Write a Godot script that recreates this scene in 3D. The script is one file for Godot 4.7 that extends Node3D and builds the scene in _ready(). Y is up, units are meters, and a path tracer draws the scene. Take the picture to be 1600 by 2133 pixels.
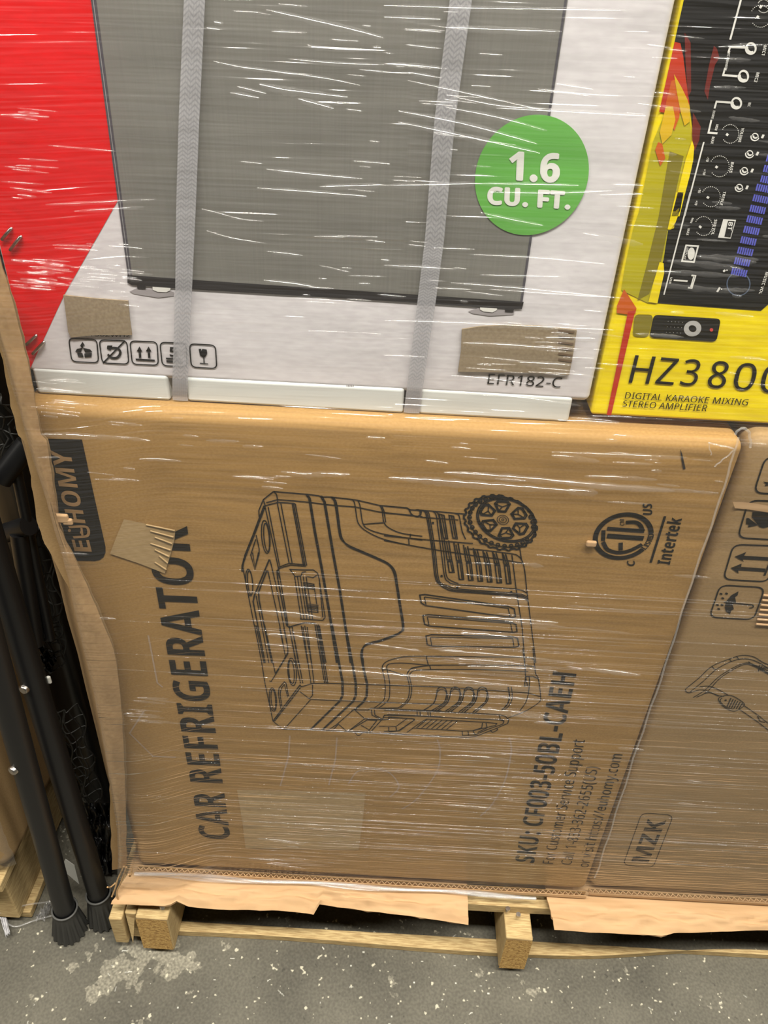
extends Node3D

# ---- camera of the photograph (frame taken as 1600 x 2133) ----
const FOCAL := 1600.0
const CENTRE := Vector2(800.0, 1066.5)
var eye := Vector3(0.0, 1.22, 0.6)
var turn := Basis.from_euler(Vector3(deg_to_rad(-35.2), deg_to_rad(0.41), deg_to_rad(2.863)))

# depths of the main faces
const ZC := 0.0        # big carton
const ZW := -0.02      # boxes of the upper layer
const ZM := -0.005     # carton next to the big one
const TOP := 0.893     # top of the cartons
const BASE := 0.150    # their underside

var M := {}
var rng := RandomNumberGenerator.new()

# ---------------------------------------------------------------- pixels to places
func look(p: Vector2) -> Vector3:
	return turn * Vector3((p.x - CENTRE.x) / FOCAL, -(p.y - CENTRE.y) / FOCAL, -1.0)

func on_z(p: Vector2, z: float) -> Vector3:
	var d := look(p)
	return eye + d * ((z - eye.z) / d.z)

func on_y(p: Vector2, y: float) -> Vector3:
	var d := look(p)
	return eye + d * ((y - eye.y) / d.y)

# crop coordinates -> photograph pixels
func crop(ox: float, oy: float, s: float, pts: Array) -> PackedVector2Array:
	var r := PackedVector2Array()
	for i in range(0, pts.size(), 2):
		r.append(Vector2(ox + pts[i] * s, oy + pts[i + 1] * s))
	return r

func px(pts: Array) -> PackedVector2Array:
	return crop(0, 0, 1, pts)

func plane(pts: PackedVector2Array, z: float) -> PackedVector2Array:
	var r := PackedVector2Array()
	for p in pts:
		var w := on_z(p, z)
		r.append(Vector2(w.x, w.y))
	return r

# smooth curve through points
func curve(pts: PackedVector2Array, closed := false, n := 6) -> PackedVector2Array:
	var r := PackedVector2Array()
	var c := pts.size()
	var segs := c if closed else c - 1
	for i in segs:
		var a := pts[(i - 1 + c) % c] if closed or i > 0 else pts[i]
		var b := pts[i]
		var d := pts[(i + 1) % c]
		var e := pts[(i + 2) % c] if closed or i + 2 < c else d
		for k in n:
			r.append(b.cubic_interpolate(d, a, e, float(k) / n))
	if not closed:
		r.append(pts[c - 1])
	return r

# ---------------------------------------------------------------- nodes
var taken := {}
func numbered(called: String) -> String:
	if not taken.has(called):
		taken[called] = 0
		return called
	taken[called] += 1
	return "%s_%03d" % [called, taken[called]]

func thing(called: String, label: String, category: String, at := Vector3.ZERO, group := "") -> Node3D:
	var o := Node3D.new()
	o.name = numbered(called)
	add_child(o)
	o.position = at
	o.set_meta("label", label)
	o.set_meta("category", category)
	if group:
		o.set_meta("group", group)
	return o

func part(called: String, mesh: Mesh, m: Material, parent: Node, label := "") -> MeshInstance3D:
	var o := MeshInstance3D.new()
	o.name = called if parent != self else numbered(called)
	o.mesh = mesh
	o.material_override = m
	parent.add_child(o, true)
	if parent != self and parent is Node3D:
		# meshes are written in world coordinates; keep them there
		var t := Transform3D.IDENTITY
		var q: Node = parent
		while q != self:
			t = (q as Node3D).transform * t
			q = q.get_parent()
		o.transform = t.affine_inverse()
	if label:
		o.set_meta("label", label)
	return o

func structure(called: String, mesh: Mesh, m: Material) -> MeshInstance3D:
	var o := MeshInstance3D.new()
	o.name = called
	o.mesh = mesh
	o.material_override = m
	add_child(o)
	o.set_meta("kind", "structure")
	return o

# ---------------------------------------------------------------- mesh builders (world coordinates)
class Build:
	var v := PackedVector3Array()
	var n := PackedVector3Array()
	var uv := PackedVector2Array()
	var ix := PackedInt32Array()
	func tri(a: Vector3, b: Vector3, c: Vector3, nn := Vector3.ZERO) -> void:
		var g := (c - a).cross(b - a)
		if nn != Vector3.ZERO and g.dot(nn) < 0.0:
			var t := b
			b = c
			c = t
			g = -g
		g = g.normalized() if g.length() > 0.0 else Vector3.UP
		var s := v.size()
		for p in [a, b, c]:
			v.append(p)
			n.append(g if nn == Vector3.ZERO else nn)
			uv.append(Vector2(p.x, p.y))
		ix.append_array(PackedInt32Array([s, s + 1, s + 2]))
	func quad(a: Vector3, b: Vector3, c: Vector3, d: Vector3, nn := Vector3.ZERO) -> void:
		tri(a, b, c, nn)
		tri(a, c, d, nn)
	# smooth grid; rows of equal length
	func grid(rows: Array, flip := false) -> void:
		var s := v.size()
		var h := rows.size()
		var w: int = rows[0].size()
		for j in h:
			for i in w:
				var p: Vector3 = rows[j][i]
				var du: Vector3 = rows[j][mini(i + 1, w - 1)] - rows[j][maxi(i - 1, 0)]
				var dv: Vector3 = rows[mini(j + 1, h - 1)][i] - rows[maxi(j - 1, 0)][i]
				var g := du.cross(dv)
				g = g.normalized() if g.length() > 1e-12 else Vector3.UP
				v.append(p)
				n.append(-g if flip else g)
				uv.append(Vector2(float(i) / (w - 1), float(j) / (h - 1)))
		for j in h - 1:
			for i in w - 1:
				var a := s + j * w + i
				if flip:
					ix.append_array(PackedInt32Array([a, a + 1, a + w, a + 1, a + w + 1, a + w]))
				else:
					ix.append_array(PackedInt32Array([a, a + w, a + 1, a + 1, a + w, a + w + 1]))
	func mesh() -> ArrayMesh:
		var a := []
		a.resize(Mesh.ARRAY_MAX)
		a[Mesh.ARRAY_VERTEX] = v
		a[Mesh.ARRAY_NORMAL] = n
		a[Mesh.ARRAY_TEX_UV] = uv
		a[Mesh.ARRAY_INDEX] = ix
		var m := ArrayMesh.new()
		m.add_surface_from_arrays(Mesh.PRIMITIVE_TRIANGLES, a)
		return m

# box with rounded edges between two corners
func rounded(lo: Vector3, hi: Vector3, r: float, steps := 4) -> ArrayMesh:
	var b := Build.new()
	rounded_into(b, lo, hi, r, steps)
	return b.mesh()

func rounded_into(b: Build, lo: Vector3, hi: Vector3, r: float, steps := 3, wobble := 0.0, seed_ := 0) -> void:
	var c := (lo + hi) / 2
	var half := (hi - lo) / 2
	r = minf(r, minf(half.x, minf(half.y, half.z)) * 0.98)
	var inner := half - Vector3.ONE * r
	var t := []
	for k in steps + 1:
		t.append(tan((float(k) / steps - 1.0) * PI / 4))
	for axis in 3:
		for side in [-1.0, 1.0]:
			var u := (axis + 1) % 3
			var w := (axis + 2) % 3
			var us := []
			for k in t.size():
				us.append([-1.0, t[k]])
			var line_u := []
			for k in t.size():
				line_u.append(Vector2(-inner[u], t[k]))
			for k in t.size():
				line_u.append(Vector2(inner[u], -t[t.size() - 1 - k]))
			var line_w := []
			for k in t.size():
				line_w.append(Vector2(-inner[w], t[k]))
			for k in t.size():
				line_w.append(Vector2(inner[w], -t[t.size() - 1 - k]))
			var s := b.v.size()
			var wd := line_u.size()
			for jw in line_w:
				for iu in line_u:
					var d := Vector3.ZERO
					d[axis] = side
					d[u] = iu.y
					d[w] = jw.y
					d = d.normalized()
					var p := Vector3.ZERO
					p[axis] = side * inner[axis]
					p[u] = iu.x
					p[w] = jw.x
					var q := c + p + d * r
					if wobble > 0.0:
						q += Vector3(sin(q.x * 61.0 + seed_), sin(q.y * 83.0 + seed_ * 2.0 + q.x * 40.0), sin(q.x * 47.0 + seed_)) * wobble
					b.v.append(q)
					b.n.append(d)
					b.uv.append(Vector2(q[u], q[w]))
			for j in line_w.size() - 1:
				for i in wd - 1:
					var a := s + j * wd + i
					if side > 0.0:
						b.ix.append_array(PackedInt32Array([a, a + wd, a + 1, a + 1, a + wd, a + wd + 1]))
					else:
						b.ix.append_array(PackedInt32Array([a, a + 1, a + wd, a + 1, a + wd + 1, a + wd]))

# sheet of a given thickness from rows of points
func slab(rows: Array, thick: float) -> ArrayMesh:
	var b := Build.new()
	var h := rows.size()
	var w: int = rows[0].size()
	var back := []
	for j in h:
		var line := PackedVector3Array()
		for i in w:
			var du: Vector3 = rows[j][mini(i + 1, w - 1)] - rows[j][maxi(i - 1, 0)]
			var dv: Vector3 = rows[mini(j + 1, h - 1)][i] - rows[maxi(j - 1, 0)][i]
			line.append(rows[j][i] - du.cross(dv).normalized() * thick)
		back.append(line)
	b.grid(rows)
	b.grid(back, true)
	for j in h - 1:
		b.quad(rows[j][0], back[j][0], back[j + 1][0], rows[j + 1][0])
		b.quad(rows[j][w - 1], rows[j + 1][w - 1], back[j + 1][w - 1], back[j][w - 1])
	for i in w - 1:
		b.quad(rows[0][i], rows[0][i + 1], back[0][i + 1], back[0][i])
		b.quad(rows[h - 1][i], back[h - 1][i], back[h - 1][i + 1], rows[h - 1][i + 1])
	return b.mesh()

# round tube along points
func tube_into(b: Build, pts: Array, radii: Array, sides := 12, caps := true) -> void:
	var rows := []
	var up := Vector3(0.31, 0.17, 0.93)
	for i in pts.size():
		var d: Vector3 = (pts[mini(i + 1, pts.size() - 1)] - pts[maxi(i - 1, 0)]).normalized()
		var a := d.cross(up).normalized()
		var c := d.cross(a)
		var ring := PackedVector3Array()
		var r: float = radii[mini(i, radii.size() - 1)]
		for k in sides + 1:
			var t := TAU * k / sides
			ring.append(pts[i] + (a * cos(t) + c * sin(t)) * r)
		rows.append(ring)
	b.grid(rows)
	if caps:
		for e in [0, pts.size() - 1]:
			for k in sides:
				b.tri(pts[e], rows[e][k], rows[e][k + 1], (pts[0] - pts[1]).normalized() if e == 0 else (pts[e] - pts[e - 1]).normalized())

func tube(pts: Array, radii: Array, sides := 12) -> ArrayMesh:
	var b := Build.new()
	tube_into(b, pts, radii, sides)
	return b.mesh()

# flat print: polygons in face coordinates (x, y) at depth z
func fill_into(b: Build, poly: PackedVector2Array, z: float, clip := Rect2()) -> void:
	var list := [poly]
	if clip.size.x > 0.0:
		var c := PackedVector2Array([clip.position, clip.position + Vector2(clip.size.x, 0), clip.end, clip.position + Vector2(0, clip.size.y)])
		list = Geometry2D.intersect_polygons(poly, c)
	for q in list:
		var ids := Geometry2D.triangulate_polygon(q)
		for k in range(0, ids.size(), 3):
			b.tri(Vector3(q[ids[k]].x, q[ids[k]].y, z), Vector3(q[ids[k + 1]].x, q[ids[k + 1]].y, z), Vector3(q[ids[k + 2]].x, q[ids[k + 2]].y, z), Vector3(0, 0, 1))

# pen line in face coordinates
func stroke_into(b: Build, q: PackedVector2Array, width: float, z: float, closed := false) -> void:
	var n := q.size()
	if n < 2:
		return
	var l := PackedVector2Array()
	var r := PackedVector2Array()
	for i in n:
		var a := q[(i - 1 + n) % n] if closed or i > 0 else q[i]
		var c := q[(i + 1) % n] if closed or i < n - 1 else q[i]
		var d1 := (q[i] - a).normalized()
		var d2 := (c - q[i]).normalized()
		if d1 == Vector2.ZERO:
			d1 = d2
		if d2 == Vector2.ZERO:
			d2 = d1
		var m := (d1 + d2)
		m = m.normalized() if m.length() > 0.1 else d1
		var nn := Vector2(-m.y, m.x)
		var k := width / 2 / maxf(0.45, absf(m.dot(d1)))
		l.append(q[i] + nn * k)
		r.append(q[i] - nn * k)
	for i in (n if closed else n - 1):
		var j := (i + 1) % n
		b.quad(Vector3(l[i].x, l[i].y, z), Vector3(l[j].x, l[j].y, z), Vector3(r[j].x, r[j].y, z), Vector3(r[i].x, r[i].y, z), Vector3(0, 0, 1))

func fills(called: String, polys: Array, face: float, lift: float, m: Material, parent: Node, clip := Rect2(), label := "") -> MeshInstance3D:
	var o: MeshInstance3D
	for p in polys:
		var b := Build.new()
		fill_into(b, plane(p, face), face + lift, clip)
		if b.v.size():
			o = part(called, b.mesh(), m, parent, label)
	return o

# text: foot of the first letter, end of the foot line, head of the first letter (pixels)
var fonts := {}
func font(kind: String) -> SystemFont:
	if not fonts.has(kind):
		var f := SystemFont.new()
		f.font_names = PackedStringArray(["Droid Serif" if kind.begins_with("serif") else "Droid Sans"])
		f.font_weight = 700 if kind.ends_with("bold") else 400
		fonts[kind] = f
	return fonts[kind]

func glyphs(words: String, kind: String) -> TextMesh:
	var t := TextMesh.new()
	t.text = words
	t.font = font(kind)
	t.font_size = 64
	t.pixel_size = 0.01
	t.depth = 0.0
	t.curve_step = 1.0
	t.horizontal_alignment = HORIZONTAL_ALIGNMENT_LEFT
	t.vertical_alignment = VERTICAL_ALIGNMENT_TOP
	return t

func text_into(b: Build, words: String, kind: String, foot: Vector2, end: Vector2, head: Vector2, face: float, lift: float) -> void:
	var a := glyphs(words, kind).get_mesh_arrays()
	var tall := glyphs("H" + words, kind).get_mesh_arrays()  # same line: the H gives foot line and cap height
	var h_only: PackedVector3Array = glyphs("H", kind).get_mesh_arrays()[Mesh.ARRAY_VERTEX]
	var lo := 1e9
	var hi := -1e9
	for p in h_only:
		lo = minf(lo, p.y)
		hi = maxf(hi, p.y)
	var vs: PackedVector3Array = a[Mesh.ARRAY_VERTEX]
	var x0 := 1e9
	var x1 := -1e9
	for p in vs:
		x0 = minf(x0, p.x)
		x1 = maxf(x1, p.x)
	var o := on_z(foot, face)
	var ex := (on_z(end, face) - o) / (x1 - x0)
	var ey := (on_z(head, face) - o) / (hi - lo)
	var ids: PackedInt32Array = a[Mesh.ARRAY_INDEX]
	for k in range(0, ids.size(), 3):
		var q := []
		for j in 3:
			var p := vs[ids[k + j]]
			q.append(o + ex * (p.x - x0) + ey * (p.y - lo) + Vector3(0, 0, lift))
		b.tri(q[0], q[1], q[2], Vector3(0, 0, 1))

func text(words: String, kind: String, foot: Vector2, end: Vector2, head: Vector2, face: float, m: Material, parent: Node, lift := 0.0006, called := "lettering") -> MeshInstance3D:
	var b := Build.new()
	text_into(b, words, kind, foot, end, head, face, lift)
	return part(called, b.mesh(), m, parent)

func circle(c: Vector2, r: float, n := 40, ry := 0.0) -> PackedVector2Array:
	var q := PackedVector2Array()
	for k in n:
		q.append(c + Vector2(cos(TAU * k / n) * r, sin(TAU * k / n) * (ry if ry > 0.0 else r)))
	return q

func arc(c: Vector2, r: float, a0: float, a1: float, n := 24) -> PackedVector2Array:
	var q := PackedVector2Array()
	for k in n + 1:
		var a := deg_to_rad(lerpf(a0, a1, float(k) / n))
		q.append(c + Vector2(cos(a), sin(a)) * r)
	return q

# four-cornered frame with rounded corners, through corners given in face coordinates
func round_frame(q: PackedVector2Array, r: float) -> PackedVector2Array:
	var o := PackedVector2Array()
	for i in 4:
		var a := q[(i + 3) % 4]
		var c := q[(i + 1) % 4]
		var d1 := (a - q[i]).normalized()
		var d2 := (c - q[i]).normalized()
		for k in 6:
			var t := k / 5.0
			o.append((q[i] + d1 * r).lerp(q[i], t).lerp(q[i].lerp(q[i] + d2 * r, t), t))
	return o

# ---------------------------------------------------------------- materials
func plain(c: Color, rough := 0.7, spec := 0.5) -> StandardMaterial3D:
	var m := StandardMaterial3D.new()
	m.albedo_color = c
	m.roughness = rough
	m.metallic_specular = spec
	return m

func noise(f: float, seed_: int, octaves := 4) -> FastNoiseLite:
	var n := FastNoiseLite.new()
	n.noise_type = FastNoiseLite.TYPE_SIMPLEX_SMOOTH
	n.frequency = f
	n.seed = seed_
	n.fractal_octaves = octaves
	return n

# grain image: stretched noise between two colours
func grain(w: int, h: int, fx: float, fy: float, a: Color, b: Color, seed_: int, contrast := 1.0) -> ImageTexture:
	var im := Image.create(w, h, false, Image.FORMAT_RGB8)
	var n := noise(1.0, seed_, 4)
	for y in h:
		for x in w:
			# wrap round in x and y by blending two shifted looks
			var u := float(x) / w
			var v := float(y) / h
			var p := lerpf(n.get_noise_2d(x * fx, y * fy), n.get_noise_2d((x - w) * fx, y * fy), u)
			var q := lerpf(n.get_noise_2d(x * fx, (y - h) * fy), n.get_noise_2d((x - w) * fx, (y - h) * fy), u)
			var k := clampf(0.5 + lerpf(p, q, v) * contrast * 1.4, 0.0, 1.0)
			im.set_pixel(x, y, a.lerp(b, k))
	return ImageTexture.create_from_image(im)

func textured(t: Texture2D, scale: float, rough: float, spec := 0.4) -> StandardMaterial3D:
	var m := StandardMaterial3D.new()
	m.albedo_texture = t
	m.uv1_triplanar = true
	m.uv1_world_triplanar = true
	m.uv1_scale = Vector3.ONE * scale
	m.roughness = rough
	m.metallic_specular = spec
	return m

func materials() -> void:
	M.kraft = textured(grain(256, 256, 0.25, 0.5, Color(0.605, 0.470, 0.270), Color(0.660, 0.522, 0.312), 3), 4.0, 0.75)
	M.kraft_grey = textured(grain(256, 256, 0.25, 0.5, Color(0.575, 0.472, 0.322), Color(0.630, 0.522, 0.365), 5), 4.0, 0.75)
	M.kraft_pale = textured(grain(256, 256, 0.006, 0.12, Color(0.69, 0.555, 0.40), Color(0.76, 0.63, 0.475), 7, 0.8), 3.0, 0.8)
	M.kraft_edge = textured(grain(256, 256, 0.1, 0.1, Color(0.61, 0.49, 0.34), Color(0.67, 0.55, 0.39), 9), 6.0, 0.85)
	M.board = textured(grain(256, 256, 0.12, 0.12, Color(0.55, 0.49, 0.40), Color(0.61, 0.55, 0.45), 11, 1.0), 8.0, 0.9)
	M.tape = textured(grain(256, 256, 0.05, 0.3, Color(0.64, 0.54, 0.38), Color(0.71, 0.61, 0.45), 13), 6.0, 0.55)
	M.white = textured(grain(256, 256, 0.05, 0.2, Color(0.83, 0.815, 0.83), Color(0.875, 0.865, 0.875), 15), 4.0, 0.55)
	M.foam = plain(Color(0.82, 0.835, 0.825), 0.6)
	M.red = textured(grain(256, 256, 0.05, 0.3, Color(0.84, 0.01, 0.045), Color(0.90, 0.02, 0.07), 17), 3.0, 0.5)
	M.steel = textured(grain(512, 256, 0.5, 0.012, Color(0.455, 0.45, 0.43), Color(0.50, 0.495, 0.47), 19, 0.5), 2.2, 0.55)
	M.steel_edge = plain(Color(0.30, 0.29, 0.32), 0.5)
	M.steel_line = plain(Color(0.55, 0.55, 0.56), 0.5)
	M.dark_band = plain(Color(0.12, 0.105, 0.11), 0.5)
	M.grey_print = plain(Color(0.62, 0.60, 0.61), 0.6)
	M.green = plain(Color(0.40, 0.69, 0.30), 0.55)
	M.white_ink = plain(Color(0.90, 0.90, 0.88), 0.55)
	M.ink = plain(Color(0.06, 0.056, 0.05), 0.8, 0.2)
	M.ink_soft = plain(Color(0.10, 0.09, 0.075), 0.8, 0.2)
	M.kraft_ink = plain(Color(0.60, 0.47, 0.31), 0.7)
	M.chalk = plain(Color(0.66, 0.57, 0.48), 0.8)
	M.yellow = textured(grain(256, 256, 0.03, 0.25, Color(0.93, 0.83, 0.0), Color(0.985, 0.90, 0.02), 21), 3.0, 0.5)
	M.olive = plain(Color(0.72, 0.68, 0.03), 0.5)
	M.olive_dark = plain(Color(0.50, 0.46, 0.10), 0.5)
	M.flame_red = plain(Color(0.74, 0.19, 0.06), 0.5)
	M.flame_orange = plain(Color(0.80, 0.36, 0.05), 0.5)
	M.flame_yellow = plain(Color(0.86, 0.70, 0.05), 0.5)
	M.flame_dark = plain(Color(0.42, 0.09, 0.05), 0.5)
	M.stripe = plain(Color(0.74, 0.16, 0.06), 0.5)
	M.panel = plain(Color(0.07, 0.07, 0.07), 0.5, 0.3)
	M.blue = plain(Color(0.36, 0.38, 0.80), 0.5)
	M.grey_ink = plain(Color(0.70, 0.70, 0.70), 0.5)
	M.red_dot = plain(Color(0.80, 0.25, 0.25), 0.5)
	M.metal = plain(Color(0.72, 0.70, 0.68), 0.3)
	M.metal.metallic = 1.0
	M.black = plain(Color(0.085, 0.085, 0.09), 0.42, 0.5)
	M.black_rubber = plain(Color(0.21, 0.21, 0.20), 0.55, 0.5)
	M.rubber_rim = plain(Color(0.30, 0.30, 0.29), 0.5)
	M.black_net = plain(Color(0.15, 0.15, 0.14), 0.5, 0.5)
	M.black_bag = plain(Color(0.06, 0.06, 0.06), 0.3, 0.5)
	M.paper = plain(Color(0.80, 0.80, 0.77), 0.8)
	M.wood = textured(grain(256, 256, 0.02, 0.25, Color(0.64, 0.54, 0.37), Color(0.78, 0.69, 0.50), 23, 1.3), 6.0, 0.85)
	M.strap = strap_material()
	M.film = film_material()
	M.fold = pane(0.03, 0.075)
	M.clear = pane(0.10, 0.12)
	M.floor = floor_material()
	M.wall = textured(grain(128, 128, 0.1, 0.1, Color(0.40, 0.40, 0.39), Color(0.46, 0.455, 0.44), 31), 0.6, 0.9)
	M.ceiling = plain(Color(0.30, 0.30, 0.30), 0.9)

func pane(alpha: float, rough: float) -> StandardMaterial3D:
	var m := StandardMaterial3D.new()
	m.transparency = BaseMaterial3D.TRANSPARENCY_ALPHA
	m.albedo_color = Color(0.93, 0.93, 0.93, alpha)
	m.roughness = rough
	m.metallic_specular = 0.5
	return m

# stretch film: relief of fine pleats that run along the pull of the film
func film_material() -> StandardMaterial3D:
	var m := pane(0.022, 0.13)
	var w := 512
	var h := 2048
	var im := Image.create(w, h, false, Image.FORMAT_L8)
	var a := noise(1.0, 41, 3)
	var b := noise(1.0, 42, 2)
	var c := noise(1.0, 43, 2)
	for y in h:
		for x in w:
			var yy := y + x * 0.05
			var p := absf(a.get_noise_2d(x * 0.006, yy * 0.045))
			var q := a.get_noise_2d(x * 0.012 + 900.0, yy * 0.15)
			var s := clampf(0.5 + 1.2 * c.get_noise_2d(x * 0.006, y * 0.006), 0.0, 1.0)
			var k := 0.75 - p * 0.9 + q * 0.25 * s + b.get_noise_2d(x * 0.01, yy * 0.02) * 0.25
			im.set_pixel(x, y, Color(clampf(k, 0, 1), 0, 0))
	m.heightmap_enabled = true
	m.heightmap_texture = ImageTexture.create_from_image(im)
	m.heightmap_scale = 0.19
	return m

func strap_material() -> StandardMaterial3D:
	var im := Image.create(64, 64, false, Image.FORMAT_RGB8)
	for y in 64:
		for x in 64:
			var zig := absf(fposmod(x / 32.0, 1.0) - 0.5) * 16.0
			var k := fposmod((y + zig) / 8.0, 1.0)
			var on := k < 0.62 and fposmod(x / 8.0, 1.0) < 0.8
			im.set_pixel(x, y, Color(0.79, 0.79, 0.80) if on else Color(0.69, 0.69, 0.71))
	var m := StandardMaterial3D.new()
	m.albedo_texture = ImageTexture.create_from_image(im)
	m.uv1_scale = Vector3(1, 18, 1)
	m.transparency = BaseMaterial3D.TRANSPARENCY_ALPHA
	m.albedo_color = Color(1, 1, 1, 0.45)
	m.roughness = 0.5
	return m

# worn concrete: mottled grey, chipped white paint, pale worn patch, specks and scratches
const FLOOR_SIDE := 1.6
func floor_material() -> StandardMaterial3D:
	var s := 1400
	var coarse := noise(0.006, 51, 4).get_image(s, s, false, false, false).get_data()
	var fine := noise(0.22, 52, 3).get_image(s, s, false, false, false).get_data()
	var spots := noise(0.022, 53, 5).get_image(s, s, false, false, false).get_data()
	var specks := noise(0.085, 54, 2).get_image(s, s, false, false, false).get_data()
	var worn := on_y(Vector2(262, 2015), 0.0)
	var worn2 := on_y(Vector2(330, 1990), 0.0)
	var data := PackedByteArray()
	data.resize(s * s * 3)
	var px_m := FLOOR_SIDE / s
	for y in s:
		for x in s:
			var i := y * s + x
			var g := 92.0 + (coarse[i] - 127) * 0.12 + (fine[i] - 127) * 0.12
			var wx := x * px_m - 0.8
			var wz := y * px_m - 0.8
			var near := exp(-(pow((wx - worn.x) / 0.085, 2) + pow((wz - worn.z) / 0.045, 2))) + exp(-(pow((wx - worn2.x) / 0.06, 2) + pow((wz - worn2.z) / 0.03, 2)))
			var t := spots[i] + near * 74.0
			var r := 0.0
			if t > 200.0:
				g += 34.0 + (fine[i] - 127) * 0.2
			if specks[i] + (spots[i] - 127) * 0.25 > 212.0:
				g = 190.0
			elif specks[i] < 38:
				g -= 16.0
			data[i * 3] = clampi(int(g * 1.03), 0, 255)
			data[i * 3 + 1] = clampi(int(g * 1.0), 0, 255)
			data[i * 3 + 2] = clampi(int(g * 0.89), 0, 255)
	var im := Image.create_from_data(s, s, false, Image.FORMAT_RGB8, data)
	var r2 := RandomNumberGenerator.new()
	r2.seed = 77
	for k in 900:
		var at := Vector2i(r2.randi_range(0, s - 8), r2.randi_range(0, s - 6))
		var tone := r2.randf_range(0.62, 0.86)
		if r2.randf() < 0.75:
			im.fill_rect(Rect2i(at, Vector2i(r2.randi_range(1, 3), r2.randi_range(1, 2))), Color(tone, tone, tone * 0.95))
		else:
			var d := Vector2(r2.randf_range(-1, 1), r2.randf_range(-0.6, 0.6))
			for q in r2.randi_range(3, 14):
				var p := Vector2i(Vector2(at) + d * q)
				if p.x >= 0 and p.y >= 0 and p.x < s and p.y < s:
					im.set_pixelv(p, Color(tone, tone, tone * 0.95))
	var m := StandardMaterial3D.new()
	m.albedo_texture = ImageTexture.create_from_image(im)
	m.roughness = 0.62
	m.metallic_specular = 0.4
	return m

# ---------------------------------------------------------------- light
func ceiling_lamp(at: Vector3, along_x: bool, energy: float, where: String) -> void:
	var size := Vector2(1.5, 0.28) if along_x else Vector2(0.28, 1.5)
	var o := thing("ceiling_light", where, "ceiling light", at, "ceiling lights")
	var half := Vector3(size.x / 2, 0.03, size.y / 2)
	part("housing", rounded(at - half - Vector3(0.03, 0.0, 0.03), at + half + Vector3(0.03, 0.03, 0.03), 0.01, 2), M.ceiling, o)
	var glow := plain(Color(1, 1, 1), 0.5)
	glow.emission_enabled = true
	glow.emission = Color(1.0, 0.975, 0.93)
	glow.emission_energy_multiplier = 4.0
	part("diffuser", rounded(at - half - Vector3(0, 0.012, 0), at + Vector3(half.x, -0.031, half.z), 0.004, 2), glow, o)
	var l := AreaLight3D.new()
	l.name = "lamp_glow"
	l.area_size = size
	l.light_color = Color(1.0, 0.975, 0.93)
	l.light_energy = energy
	l.shadow_enabled = true
	l.area_range = 12.0
	l.rotation = Vector3(-PI / 2, 0, 0)
	l.position = Vector3(0, -0.06, 0)
	o.add_child(l)

func _ready() -> void:
	rng.seed = 5
	# camera
	var cam := Camera3D.new()
	cam.name = "camera"
	cam.projection = Camera3D.PROJECTION_PERSPECTIVE
	cam.keep_aspect = Camera3D.KEEP_HEIGHT
	cam.fov = rad_to_deg(2.0 * atan(CENTRE.y / FOCAL))
	cam.near = 0.02
	cam.far = 50.0
	cam.transform = Transform3D(turn, eye)
	add_child(cam)
	cam.current = true
	# environment
	var env := Environment.new()
	env.background_mode = Environment.BG_COLOR
	env.background_color = Color(0.02, 0.02, 0.02)
	env.tonemap_mode = Environment.TONE_MAPPER_LINEAR
	env.tonemap_exposure = 0.455
	env.sdfgi_enabled = true
	env.ssao_enabled = true
	env.ssil_enabled = true
	var we := WorldEnvironment.new()
	we.name = "environment"
	we.environment = env
	add_child(we)
	materials()
	ceiling_lamp(Vector3(0.15, 3.0, 0.78), true, 24.0, "ceiling light panel above the wrapped pallet")
	ceiling_lamp(Vector3(2.1, 3.0, 0.9), true, 14.0, "ceiling light panel towards the right hand wall")
	ceiling_lamp(Vector3(-1.8, 3.0, 0.9), true, 14.0, "ceiling light panel towards the left hand wall")
	room()
	pallet()
	slip_sheets()
	car_fridge_carton()
	second_carton()
	mini_fridge_box()
	amplifier_box()
	corner_board()
	straps()
	left_gap()
	neighbour_load()
	film()

# ---------------------------------------------------------------- setting
func room() -> void:
	var b := Build.new()
	var y := 0.0
	var lo := Vector3(-4, 0, -2.5)
	var hi := Vector3(4, 0, 4.5)
	b.quad(Vector3(lo.x, y, lo.z), Vector3(hi.x, y, lo.z), Vector3(hi.x, y, hi.z), Vector3(lo.x, y, hi.z), Vector3.UP)
	for i in b.v.size():
		b.uv[i] = Vector2((b.v[i].x + 0.8) / FLOOR_SIDE, (b.v[i].z + 0.8) / FLOOR_SIDE)
	var under := Build.new()
	rounded_into(b, Vector3(lo.x, -0.2, lo.z), Vector3(hi.x, -0.002, hi.z), 0.001, 1)
	structure("floor", b.mesh(), M.floor)
	structure("ceiling", rounded(Vector3(-4, 3.06, -2.5), Vector3(4, 3.25, 4.5), 0.01, 1), M.ceiling)
	structure("wall_back", rounded(Vector3(-4, 0, -2.7), Vector3(4, 3.06, -2.5), 0.01, 1), M.wall)
	structure("wall_front", rounded(Vector3(-4, 0, 4.5), Vector3(4, 3.06, 4.7), 0.01, 1), M.wall)
	structure("wall_left", rounded(Vector3(-4.2, 0, -2.7), Vector3(-4, 3.06, 4.7), 0.01, 1), M.wall)
	structure("wall_right", rounded(Vector3(4, 0, -2.7), Vector3(4.2, 3.06, 4.7), 0.01, 1), M.wall)

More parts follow.
